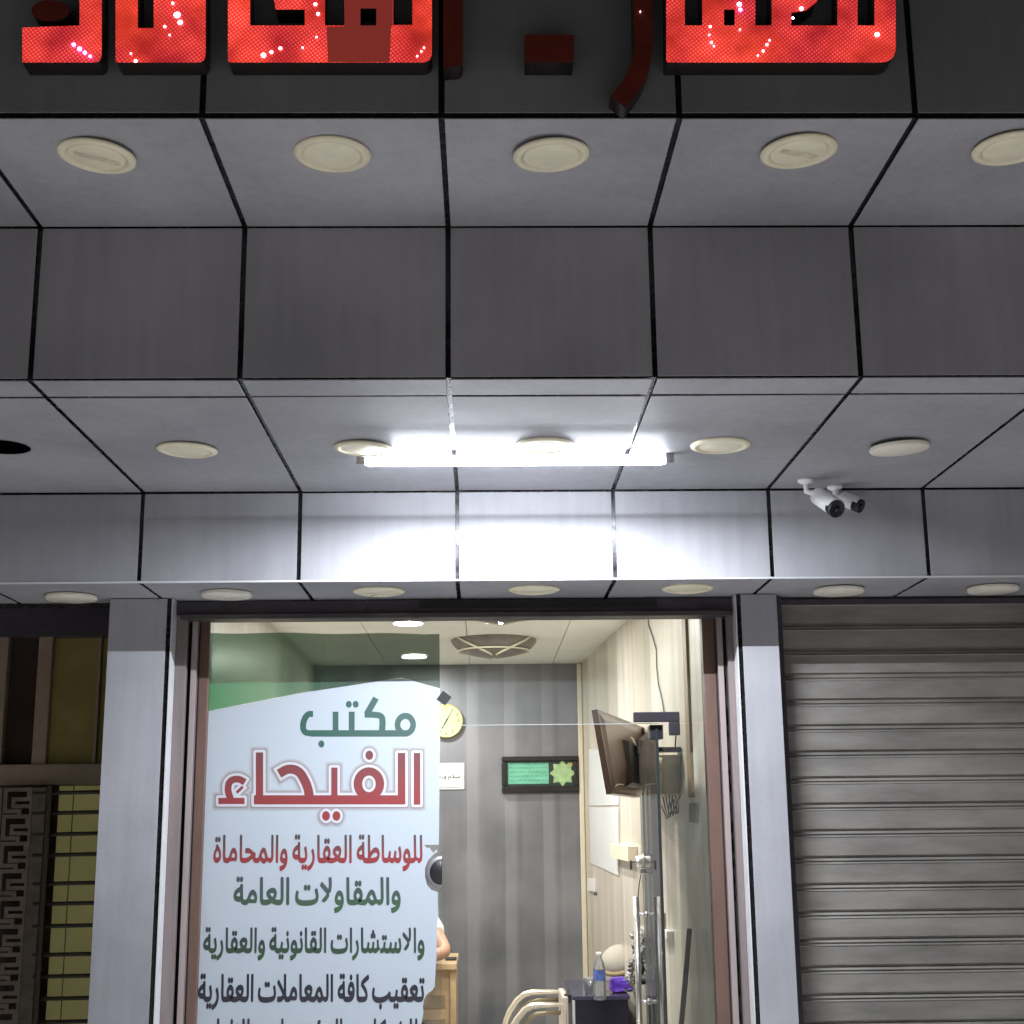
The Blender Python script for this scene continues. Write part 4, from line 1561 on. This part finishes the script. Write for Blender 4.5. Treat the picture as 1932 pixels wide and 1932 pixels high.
a, b = at(800, 1440, y=yb_), at(876, 1489, y=yb_)
ps = thing('paper_notice', 'white paper notice with one line of script, right of the poster edge', 'notice', ((a.x + b.x) / 2, yb_, b.z))
mb = MB()
mb.box(a.x, b.x, yb_ - 0.004, yb_ - 0.001, b.z, a.z)
mb.build('sheet', M['paper'], ps)
mb = MB()
i_ = 0.012
for x0, x1, z0, z1 in ((a.x + i_, b.x - i_, a.z - i_ - .002, a.z - i_), (a.x + i_, b.x - i_, b.z + i_, b.z + i_ + .002), (b.x - i_ - .002, b.x - i_, b.z + i_ + .0025, a.z - i_ - .0025)):
    mb.box(x0, x1, yb_ - 0.0055, yb_ - 0.0042, z0, z1)
mb.build('border_line', M['cable'], ps)
link_mesh('script_line', text_line('سلام ورحمة', 812, 868, 1460, 1468, yb_ - 0.005, -0.008), M['black'], ps)

pf = [at(u, v, y=yb_) for u, v in ((946, 1428), (1091, 1424), (1092, 1495), (948, 1498))]
xa, xb, za, zb_ = pf[0].x, pf[1].x, pf[2].z, pf[0].z
fr = thing('picture_frame', 'black framed green picture with a panel and an eight point star', 'picture', ((xa + xb) / 2, yb_, za))
mb = MB()
f_ = 0.034
for x0, x1, z0, z1 in ((xa, xb, zb_ - f_, zb_), (xa, xb, za, za + f_ + 0.012), (xa, xa + f_, za + f_ + 0.0125, zb_ - f_ - 0.0005), (xb - f_, xb, za + f_ + 0.0125, zb_ - f_ - 0.0005)):
    mb.box(x0, x1, yb_ - 0.034, yb_ - 0.001, z0, z1, bev=0.007)
mb.build('frame', mat('black_frame', (0.02, 0.018, 0.02), 0.25, var=0.2), fr)
mb = MB()
mb.box(xa + 0.01, xb - 0.01, yb_ - 0.012, yb_ - 0.0015, za + 0.01, zb_ - 0.01)
mb.build('mount', mat('dark_green_mount', (0.015, 0.03, 0.025), 0.4), fr)
mb = MB()
mb.box(xa + 0.045, xa + 0.335, yb_ - 0.0145, yb_ - 0.0125, za + 0.062, zb_ - 0.045)
mb.build('panel', mat('pale_green_print', (0.16, 0.50, 0.34), 0.4, var=0.22, vscale=9, stretch=(1, 1, 5)), fr)
st = []
cx, cz = xa + 0.335 + 0.098, (za + zb_) / 2 + 0.008
for k in range(16):
    a = math.pi * k / 8
    r = 0.094 if k % 2 == 0 else 0.066
    st.append((cx + r * math.cos(a), cz + r * math.sin(a)))
link_mesh('star', shape([st], yb_ - 0.0145, 0.002), mat('yellow_green_print', (0.36, 0.55, 0.27), 0.4, var=0.25, vscale=22), fr)
mb = MB()
mb.box(xb - 0.078, xb - 0.045, yb_ - 0.0145, yb_ - 0.0125, zb_ - 0.068, zb_ - 0.046)
mb.build('corner_tag', mat('yellow_tag', (0.55, 0.5, 0.16), 0.5), fr)
mb = MB()
for k in range(5):
    z = za + 0.085 + k * 0.029
    x = xa + 0.06
    while x < xa + 0.31:
        l = random.uniform(0.012, 0.03)
        mb.box(x, min(x + l, xa + 0.325), yb_ - 0.0155, yb_ - 0.0147, z, z + random.uniform(0.003, 0.007))
        x += l + random.uniform(0.006, 0.014)
mb.build('written_line', mat('mid_green_ink', (0.06, 0.3, 0.2), 0.5), fr)


# ------------------------------------------------------------------ things along the cream wall
def aw(u, v, off=0.0):
    """point on the cream side wall shown at a pixel, off metres in front of it"""
    d = FW + RX * ((u - 966) / FPX) - UP * ((v - 966) / FPX)
    # x = 0.709 + (YB - y) * 0.0557 - off
    t_ = (0.709 + YB * 0.0557 - off) / (d.x + 0.0557 * d.y)
    return Vector((0, 0, H)) + d * t_


WN = Vector((-1, -0.0557, 0)).normalized()      # out of the cream wall


def wallslab(mb, quad, th):
    f = [aw(u, v, 0.002) for u, v in quad]
    mb.hexa(f, [p + WN * th for p in f])


pp = thing('wall_paper', 'tall white paper sheet hanging on the cream wall below the television', 'paper', aw(1135, 1640))
mb = MB()
quad = [(1112, 1413), (1168, 1420), (1168, 1519), (1112, 1520)]
wallslab(mb, quad, 0.004)
mb.build('upper_sheet', M['paper'], pp)
mb = MB()
wallslab(mb, [(1113, 1523), (1168, 1523), (1168, 1652), (1116, 1628)], 0.006)
mb.build('lower_sheet', M['paper'], pp)
mb = MB()
wallslab(mb, [(1167, 1592), (1202, 1597), (1202, 1625), (1167, 1617)], 0.05)
tag(mb.build('wall_box', M['beige']), 'cream plastic cover box on the wall right of the white paper', 'box')
mb = MB()
wallslab(mb, [(1111, 1657), (1124, 1659), (1124, 1682), (1111, 1680)], 0.012)
sw = mb.build('light_switch', M['white_plastic'])
tag(sw, 'small white switch plate on the cream wall under the white paper', 'switch')
mb = MB()
wallslab(mb, [(1255, 1753), (1270, 1757), (1270, 1771), (1255, 1766)], 0.03)
tag(mb.build('wall_socket', M['white_plastic']), 'small white surface socket on the cream wall right of the door edge', 'socket')
mb = MB()
wallslab(mb, [(1241, 1720), (1255, 1722), (1255, 1752), (1241, 1750)], 0.012)
tag(mb.build('wall_socket', mat('grey_socket', (0.30, 0.29, 0.26), 0.5)), 'grey flush socket on the cream wall behind the glass door edge', 'socket')
mb = MB()
wallslab(mb, [(1303, 1514), (1317, 1516), (1317, 1553), (1303, 1551)], 0.008)
tag(mb.build('light_switch', mat('green_grey_switch', (0.25, 0.27, 0.2), 0.5)), 'grey green switch plate near the right door jamb', 'switch')
mb = MB()
mb.lathe([(0, 0), (0.012, 0.0), (0.010, 0.02), (0, 0.022)], aw(1126, 1686), WN, 12)
tag(mb.build('wall_hook', M['cable']), 'tiny dark hook on the cream wall under the white switch', 'hook')

# beige box with a router on top and hanging cables
bx = thing('router_box', 'beige wall box with a dark router on top, right of the glass door edge', 'box', aw(1264, 1500))
mb = MB()
q = [(1247, 1423), (1284, 1424), (1284, 1492), (1247, 1508)]
wallslab(mb, [(1251, 1423), (1284, 1424), (1282, 1497), (1254, 1507)], 0.085)
mb.build('case', M['beige'], bx)
mb = MB()
p = aw(1262, 1418, 0.05)
mb.box(p.x - 0.06, p.x + 0.05, p.y - 0.06, p.y + 0.06, p.z - 0.002, p.z + 0.018, bev=0.004)
mb.tube([p + Vector((0.03, 0, 0.018)), p + Vector((0.036, 0, 0.085))], 0.004, 6)
mb.build('router', M['black'], bx)
mb = MB()
for k in range(5):
    u = 1250 + k * 6
    mb.tube([aw(u, 1500, 0.04), aw(u + 4, 1520 + 4 * k, 0.05), aw(u + 10 - k, 1545 - 3 * k, 0.03), aw(u + 14 - 2 * k, 1500 + 4 * k, 0.02)], 0.0028, 6)
mb.tube([aw(1248, 1520, 0.03), aw(1258, 1545, 0.04), aw(1268, 1535, 0.03), aw(1284, 1500, 0.02)], 0.003, 6)
mb.build('loose_wire', M['cable'], bx)

mb = MB()
mb.tube([aw(u, v, 0.006) for u, v in ((1221, 1150), (1224, 1180), (1232, 1204), (1238, 1225), (1239, 1260), (1242, 1290), (1250, 1325), (1254, 1350))], 0.0035, 6)
tag(mb.build('hanging_cable', M['cable']), 'thin grey cable running down the cream wall from the ceiling', 'cable')
mb = MB()
mb.tube([aw(u, v, 0.01) for u, v in ((1209, 1650), (1206, 1668), (1204, 1690), (1207, 1740), (1203, 1765), (1196, 1800))], 0.0035, 6)
tag(mb.build('lower_cable', M['cable']), 'dark cable hanging on the cream wall behind the door handles', 'cable')

# television on a bracket, its back towards us
tv = thing('television', 'dark brown television seen from behind, swung out from the cream wall', 'television', at(1190, 1504, y=7.2))
c0, c1 = at(1127, 1338, y=6.72), at(1155, 1497, y=6.72)
c2, c3 = at(1214, 1372, y=7.5), at(1208, 1504, y=7.5)
nrm = (c1 - c0).cross(c2 - c0).normalized()
if nrm.y > 0:
    nrm = -nrm


def bil(s, t_, off=0.0):
    """s from the near edge to the far edge, t from the top down, off in front of the back face"""
    return (c0 * (1 - s) + c2 * s) * (1 - t_) + (c1 * (1 - s) + c3 * s) * t_ + nrm * off


mb = MB()
mb.hexa([bil(0, 0), bil(1, 0), bil(1, 1), bil(0, 1)], [bil(0, 0, -.03), bil(1, 0, -.03), bil(1, 1, -.03), bil(0, 1, -.03)])
mb.hexa([bil(.06, .12, .012), bil(.96, .12, .012), bil(.96, .9, .012), bil(.06, .9, .012)], [bil(.02, .04, .0005), bil(.99, .04, .0005), bil(.99, .97, .0005), bil(.02, .97, .0005)])
mb.build('back_shell', M['tv_back'], tv)
mb = MB()
mb.hexa([bil(.42, .33, .045), bil(.72, .33, .045), bil(.72, .86, .045), bil(.42, .86, .045)], [bil(.40, .30, .0125), bil(.74, .30, .0125), bil(.74, .9, .0125), bil(.40, .9, .0125)])
mb.build('mount_plate', M['black'], tv)
mb = MB()
p0 = bil(.56, .42, .05)
pw = Vector((wallx(7.25) - 0.003, 7.25, p0.z - 0.02))
mb.tube([p0, (p0 + pw) / 2 + Vector((0, -0.03, 0)), pw], 0.018, 10)
mb.box(pw.x - 0.012, pw.x, pw.y - 0.06, pw.y + 0.06, pw.z - 0.11, pw.z + 0.11)
mb.build('bracket', M['dark_metal'], tv)
mb = MB()
mb.tube([bil(.47, .28, .05), bil(.62, .40, .05)], 0.006, 8)
mb.tube([bil(.06, .92, .014), bil(.14, .885, .016), bil(.3, .88, .016)], 0.004, 6)
mb.build('cable_clip', M['cream_metal'], tv)

# stick leaning in the corner
mb = MB()
mb.tube([aw(1301, 1752, 0.03), aw(1293, 1850, 0.06), aw(1284, 1950, 0.09), aw(1268, 2140, 0.16)], [0.011, 0.0115, 0.012, 0.013], 10)
tag(mb.build('wooden_stick', M['stick']), 'dark wooden stick leaning against the cream wall near the right jamb', 'stick')

# ------------------------------------------------------------------ desk, person, phone
DZ = 0.80
d0, d1 = at(860, 1818, z=DZ), at(861, 1798, z=DZ)
dx = d0.x
dsk = thing('office_desk', 'pale oak office desk standing behind the poster', 'desk', (dx - 0.6, d0.y + 0.3, FLOOR))
mb = MB()
mb.box(dx - 1.0, dx + 0.005, d0.y, d1.y, DZ - 0.035, DZ, bev=0.003)
mb.build('desktop', M['desk_wood'], dsk)
mb = MB()
mb.box(dx - 0.035, dx, d0.y + 0.03, d1.y - 0.03, FLOOR, DZ - 0.036, bev=0.002)
mb.build('side_panel', M['desk_wood'], dsk)
mb = MB()
mb.box(dx - 0.99, dx - 0.955, d0.y + 0.03, d1.y - 0.03, FLOOR, DZ - 0.036, bev=0.002)
mb.build('side_panel', M['desk_wood'], dsk)
mb = MB()
mb.box(dx - 0.953, dx - 0.037, d0.y + 0.06, d0.y + 0.08, FLOOR + 0.05, DZ - 0.037)
mp_ = mb.build('modesty_panel', M['desk_wood'], dsk)
for v0, v1 in ((1878, 1902), (1924, 1948)):
    mb = MB()
    for ua, ub in ((795, 840), (735, 780)):
        a, b = at(ua, v0, y=d0.y + 0.057), at(ub, v1, y=d0.y + 0.057)
        mb.box(a.x, b.x, d0.y + 0.056, d0.y + 0.0595, b.z, a.z, bev=0.001)
    mb.build('panel_inset', M['desk_dark'], mp_)
mb = MB()
p = at(851, 1808, z=DZ + 0.008)
mb.box(p.x - 0.035, p.x + 0.035, p.y - 0.07, p.y + 0.07, DZ + 0.001, DZ + 0.011, bev=0.003)
ph = mb.build('mobile_phone', M['black'])
tag(ph, 'small dark phone lying on the right end of the desk', 'phone')


def skin(name, V, E, R, mat_, parent, sub=2):
    me = bpy.data.meshes.new(name)
    me.from_pydata([Vector(v) for v in V], E, [])
    o = bpy.data.objects.new(name, me)
    COL.objects.link(o)
    md = o.modifiers.new('s', 'SKIN')
    md.use_smooth_shade = True
    s2 = o.modifiers.new('d', 'SUBSURF')
    s2.levels = s2.render_levels = sub
    for sv, r in zip(me.skin_vertices[0].data, R):
        sv.radius = (r, r) if not isinstance(r, tuple) else r
    me.skin_vertices[0].data[0].use_root = True
    bpy.context.view_layer.update()
    out = bpy.data.meshes.new_from_object(o.evaluated_get(bpy.context.evaluated_depsgraph_get()))
    bpy.data.objects.remove(o)
    bpy.data.meshes.remove(me)
    return link_mesh(name, out, mat_, parent)


elb = at(843, 1797, y=8.52)
elb.z = max(elb.z, DZ + 0.048)
px_ = elb.x - 0.36
py_ = 9.02
per = thing('person', 'person in a white short sleeved shirt seated at the desk, forearm on the desktop', 'person', (px_, py_, FLOOR))
hip = Vector((px_, py_, 0.58))
chest = Vector((px_, py_ - 0.05, 0.98))
neck = Vector((px_, py_ - 0.07, 1.16))
head = Vector((px_, py_ - 0.11, 1.30))
sr, slf = Vector((px_ + 0.19, py_ - 0.06, 1.09)), Vector((px_ - 0.19, py_ - 0.06, 1.09))
hr = Vector((px_ + 0.06, 8.42, DZ + 0.03))
hl = Vector((px_ - 0.08, 8.45, DZ + 0.03))
ell = Vector((px_ - 0.36, 8.58, DZ + 0.048))
V = [hip, Vector((px_, py_ - 0.02, 0.78)), chest, neck, head, head + Vector((0, -0.01, 0.1)), sr, elb, hr, slf, ell, hl,
     Vector((px_ + 0.1, py_ - 0.05, 0.56)), Vector((px_ + 0.12, py_ - 0.5, 0.56)), Vector((px_ + 0.12, py_ - 0.52, 0.16)), Vector((px_ + 0.12, py_ - 0.66, 0.13)),
     Vector((px_ - 0.1, py_ - 0.05, 0.56)), Vector((px_ - 0.12, py_ - 0.5, 0.56)), Vector((px_ - 0.12, py_ - 0.52, 0.16)), Vector((px_ - 0.12, py_ - 0.66, 0.13))]
Ed = [(0, 1), (1, 2), (2, 3), (3, 4), (4, 5), (2, 6), (6, 7), (7, 8), (2, 9), (9, 10), (10, 11), (0, 12), (12, 13), (13, 14), (14, 15), (0, 16), (16, 17), (17, 18), (18, 19)]
for hand, sg, tip in ((8, -1, None), (11, 1, None)):
    h = V[hand]
    for k in range(4):
        b0 = len(V)
        V += [h + Vector((sg * 0.05, -0.02 + k * 0.018, 0.0)), h + Vector((sg * (0.085 + 0.006 * (1.5 - abs(k - 1.5))), -0.025 + k * 0.02, -0.006))]
        Ed += [(hand, b0), (b0, b0 + 1)]
    b0 = len(V)
    V += [h + Vector((sg * 0.02, -0.04, 0.0)), h + Vector((sg * 0.05, -0.055, -0.004))]
    Ed += [(hand, b0), (b0, b0 + 1)]
Rr = [(0.15, 0.11), (0.14, 0.10), (0.16, 0.11), 0.055, (0.075, 0.085), (0.07, 0.08), 0.068, 0.042, 0.030, 0.068, 0.042, 0.030, 0.085, 0.06, 0.05, 0.04, 0.085, 0.06, 0.05, 0.04] + [0.010, 0.008] * 10
body = skin('body', V, Ed, Rr, M['skin'], per)
sm = sr.lerp(elb, 0.62)
sm2 = slf.lerp(ell, 0.62)
sh = skin('shirt', [hip + Vector((0, 0, 0.02)), V[1], chest, neck + Vector((0, 0, -0.06)), sr, sm, slf, sm2],
          [(0, 1), (1, 2), (2, 3), (2, 4), (4, 5), (2, 6), (6, 7)], [(0.165, 0.125), (0.158, 0.118), (0.178, 0.128), 0.075, 0.085, 0.072, 0.085, 0.072], M['shirt'], per)
skin('trousers', [hip, V[12], V[13], V[14], V[16], V[17], V[18]], [(0, 1), (1, 2), (2, 3), (0, 4), (4, 5), (5, 6)], [(0.16, 0.12), 0.10, 0.075, 0.065, 0.10, 0.075, 0.065], M['trousers'], per)
skin('hair', [head + Vector((0, 0.03, 0.10)), head + Vector((0, 0.055, 0.04)), head + Vector((0, -0.03, 0.135))], [(0, 1), (0, 2)], [(0.085, 0.085), (0.075, 0.06), (0.07, 0.05)], M['hair'], per)
mb = MB()
for s in (-1, 1):
    mb.lathe([(0, -0.008), (0.011, 0.0), (0, 0.008)], head + Vector((s * 0.03, -0.088, 0.04)), (0, 1, 0), 10)
mb.build('eye', M['white_plastic'], per)
oc = thing('office_chair', 'dark office chair under the person behind the desk', 'chair', (px_, py_ + 0.05, FLOOR))
mb = MB()
mb.box(px_ - 0.23, px_ + 0.23, py_ - 0.22, py_ + 0.22, 0.40, 0.46, bev=0.02)
mb.build('seat', M['trousers'], oc)
mb = MB()
mb.box(px_ - 0.2, px_ + 0.2, py_ + 0.17, py_ + 0.22, 0.5, 0.98, bev=0.02)
mb.build('backrest', M['trousers'], oc)
mb = MB()
mb.tube([(px_, py_, 0.13), (px_, py_, 0.41)], 0.03, 12)
for k in range(5):
    a = 2 * math.pi * k / 5
    mb.tube([(px_, py_, 0.15), (px_ + 0.26 * math.cos(a), py_ + 0.26 * math.sin(a), 0.125)], 0.018, 8)
mb.build('pedestal', M['black'], oc)

# ------------------------------------------------------------------ side table with its things
tz = 0.715
tl = at(1081, 1880, z=tz)
ty0 = tl.y
tx0 = tl.x
tx1 = wallx(ty0 + 0.75) - 0.02
ty1 = ty0 + 0.80
tb_ = thing('side_table', 'black lacquered side table against the cream wall', 'table', ((tx0 + tx1) / 2, (ty0 + ty1) / 2, FLOOR))
mb = MB()
mb.box(tx0, tx1, ty0, ty1, tz - 0.02, tz, bev=0.002)
mb.build('table_top', mat('violet_black_gloss', (0.05, 0.045, 0.085), 0.12), tb_)
mb = MB()
mb.box(tx0 + 0.012, tx1 - 0.01, ty0 + 0.008, ty1 - 0.01, FLOOR, tz - 0.021)
mb.build('cabinet', M['lacquer'], tb_)
mb = MB()
mb.box(tx0 - 0.004, tx0 + 0.010, ty0 + 0.0, ty0 + 0.02, FLOOR, tz - 0.021, bev=0.001)
mb.build('metal_edge', M['white_alu'], tb_)
mb = MB()
mb.box(tx0 - 0.045, tx0 - 0.008, ty0 + 0.01, ty0 + 0.045, tz - 0.035, tz + 0.012, bev=0.006)
mb.build('corner_clip', M['black'], tb_)

# water bottle
p = at(1132, 1887, z=tz)
bt = thing('water_bottle', 'clear plastic water bottle with a blue label on the side table', 'bottle', (p.x, p.y, tz))
mb = MB()
r = 0.033
mb.lathe([(0, 0.001), (r * 0.9, 0.001), (r, 0.008), (r, 0.075), (r * 0.95, 0.08), (r, 0.085), (r, 0.155), (r * 0.8, 0.185), (0.014, 0.21), (0.013, 0.222)], (p.x, p.y, tz), (0, 0, 1), 24)
mb.build('body', glass_mat('bottle_plastic', (0.86, 0.91, 0.95), dust=0.15), bt)
mb = MB()
mb.lathe([(r * 1.012, 0.10), (r * 1.012, 0.150)], (p.x, p.y, tz), (0, 0, 1), 24)
mb.build('label', mat('blue_label', (0.08, 0.13, 0.38), 0.4, var=0.6, vscale=45), bt)
mb = MB()
mb.lathe([(0, 0.24), (0.0145, 0.24), (0.015, 0.236), (0.015, 0.2225), (0, 0.2222)], (p.x, p.y, tz), (0, 0, 1), 18)
mb.build('cap', M['white_plastic'], bt)

# purple packet
p = at(1178, 1872, z=tz)
mb = MB()
mb.box(p.x - 0.075, p.x + 0.075, p.y - 0.05, p.y + 0.05, tz + 0.001, tz + 0.075, bev=0.02)
for v in mb.bm.verts:
    v.co += Vector((random.uniform(-1, 1), random.uniform(-1, 1), random.uniform(0, 1))) * 0.006
tag(mb.build('purple_packet', M['purple']), 'crumpled purple packet lying on the side table behind the bottle', 'packet')
# clear cup
p = at(1113, 1873, z=tz)
mb = MB()
mb.lathe([(0, 0.001), (0.028, 0.001), (0.038, 0.075), (0.0395, 0.078), (0.037, 0.075), (0.027, 0.004), (0, 0.004)], (p.x, p.y, tz), (0, 0, 1), 20)
tag(mb.build('plastic_cup', glass_mat('cup_plastic', (0.9, 0.92, 0.93), dust=0.25)), 'clear plastic cup on the side table left of the bottle', 'cup')
# white hat like bag with a tan rim, leaning on the wall
p = at(1172, 1856, z=tz)
bg = thing('white_cap', 'white rounded cap with a tan rim propped on the side table', 'cap', (p.x, p.y, tz))
mb = MB()
axh = Vector((-0.25, -0.5, 0.83)).normalized()
oc_ = Vector((p.x + 0.0, p.y + 0.10, tz + 0.115))
mb.lathe([(0.108 * math.cos(math.radians(a)), 0.085 * math.sin(math.radians(a))) for a in range(0, 90, 9)] + [(0, 0.085)], oc_, axh, 28)
mb.build('crown', mat('white_felt', (0.46, 0.44, 0.38), 0.8, bump=0.1), bg)
mb = MB()
mb.lathe([(0.106, -0.004), (0.122, -0.012), (0.124, -0.004), (0.109, 0.012), (0.106, -0.004)], oc_, axh, 28)
mb.build('rim', mat('tan_rim', (0.33, 0.25, 0.14), 0.6), bg)
mb = MB()
mb.lathe([(0.105, -0.002), (0.0, 0.035)], oc_, axh, 28)
mb.build('lining', M['paper'], bg)
# grey flower arrangement
p = at(1216, 1892, z=tz)
fl = thing('flower_pot', 'pot of pale grey artificial flowers on the side table behind the door handles', 'plant', (p.x, p.y, tz))
mb = MB()
mb.lathe([(0, 0.001), (0.045, 0.001), (0.065, 0.09), (0.07, 0.095), (0.06, 0.095), (0.055, 0.08), (0, 0.08)], (p.x, p.y, tz), (0, 0, 1), 24)
mb.build('pot', mat('silver_pot', (0.5, 0.5, 0.5), 0.3, 0.7), fl)
mb = MB()
tips = []
for k in range(34):
    a = random.uniform(0, 2 * math.pi)
    rr_ = random.uniform(0.02, 0.085) * (1 if k > 8 else 0.6)
    hh = random.uniform(0.06, 0.20) if k > 8 else random.uniform(0.20, 0.30)
    e = Vector((p.x + rr_ * math.cos(a), p.y + rr_ * math.sin(a), tz + 0.06 + hh))
    mb.tube([(p.x, p.y, tz + 0.07), ((p.x + e.x) / 2, (p.y + e.y) / 2, tz + 0.06 + hh * 0.6), e], 0.0022, 5)
    tips.append(e)
mb.build('stem', mat('dark_stems', (0.07, 0.07, 0.065), 0.7), fl)
for nm, cc in (('petals', (0.78, 0.76, 0.76)), ('leaves', (0.14, 0.14, 0.145))):
    mb = MB()
    for e in tips:
        for j in range(7 if nm == 'petals' else 6):
            d = Vector((random.uniform(-1, 1), random.uniform(-1, 1), random.uniform(-0.5, 1))).normalized()
            s_ = d.cross(Vector((random.random(), random.random(), random.random()))).normalized()
            l, w_ = random.uniform(0.024, 0.042), random.uniform(0.010, 0.017)
            o_ = e if nm == 'petals' else e + Vector((random.uniform(-.02, .02), random.uniform(-.02, .02), -random.uniform(0.01, 0.06)))
            q2 = d.cross(s_) * 0.004
            mb.face([o_, o_ + d * l * 0.5 + s_ * w_ + q2, o_ + d * l, o_ + d * l * 0.5 - s_ * w_ + q2])
    mb.build(nm, mat('grey_' + nm, cc, 0.6, var=0.35, vscale=30), fl)

# ------------------------------------------------------------------ visitor chair with curved arms
aF = [at(u, v, y=tl.y + 0.42) for u, v in ((955, 1925), (962, 1908), (975, 1888), (988, 1877), (1003, 1872), (1064, 1871))]
aN = [at(u, v, y=tl.y - 0.02) for u, v in ((962, 1945), (976, 1922), (990, 1905), (1003, 1898), (1016, 1896), (1062, 1896))]
vc = thing('visitor_chair', 'cream metal visitor chair with curved armrests left of the side table', 'chair', ((aF[-1].x + aN[0].x) / 2, tl.y + 0.2, FLOOR))
for arm in (aF, aN):
    mb = MB()
    f0 = arm[0]
    mb.tube([Vector((f0.x - 0.03, f0.y, FLOOR + 0.012)), Vector((f0.x - 0.025, f0.y, f0.z - 0.12))] + arm + [Vector((arm[-1].x + 0.004, arm[-1].y, arm[-1].z - 0.3))], 0.017, 14)
    am = mb.build('arm', M['cream_metal'], vc)
    mb = MB()
    inner = [q + Vector((0.030, 0.0, -0.040)) for q in arm[1:-1]] + [arm[-1] + Vector((-0.002, 0, -0.040))]
    mb.tube(inner, 0.011, 10)
    mb.build('inner_rail', mat('dull_gold_rail', (0.30, 0.25, 0.16), 0.35, 0.7), am)
sx0, sx1 = aN[0].x - 0.05, aN[-1].x
mb = MB()
mb.box(sx0, sx1, aN[0].y + 0.025, aF[0].y - 0.025, 0.44, 0.50, bev=0.02)
mb.build('seat', mat('cream_upholstery', (0.62, 0.58, 0.5), 0.6), vc)
mb = MB()
mb.box(sx1 - 0.002, sx1 + 0.03, aN[0].y + 0.012, aF[0].y - 0.012, 0.40, tz + 0.0, bev=0.008)
mb.build('backrest', mat('pinkish_cream_back', (0.55, 0.49, 0.44), 0.5), vc)
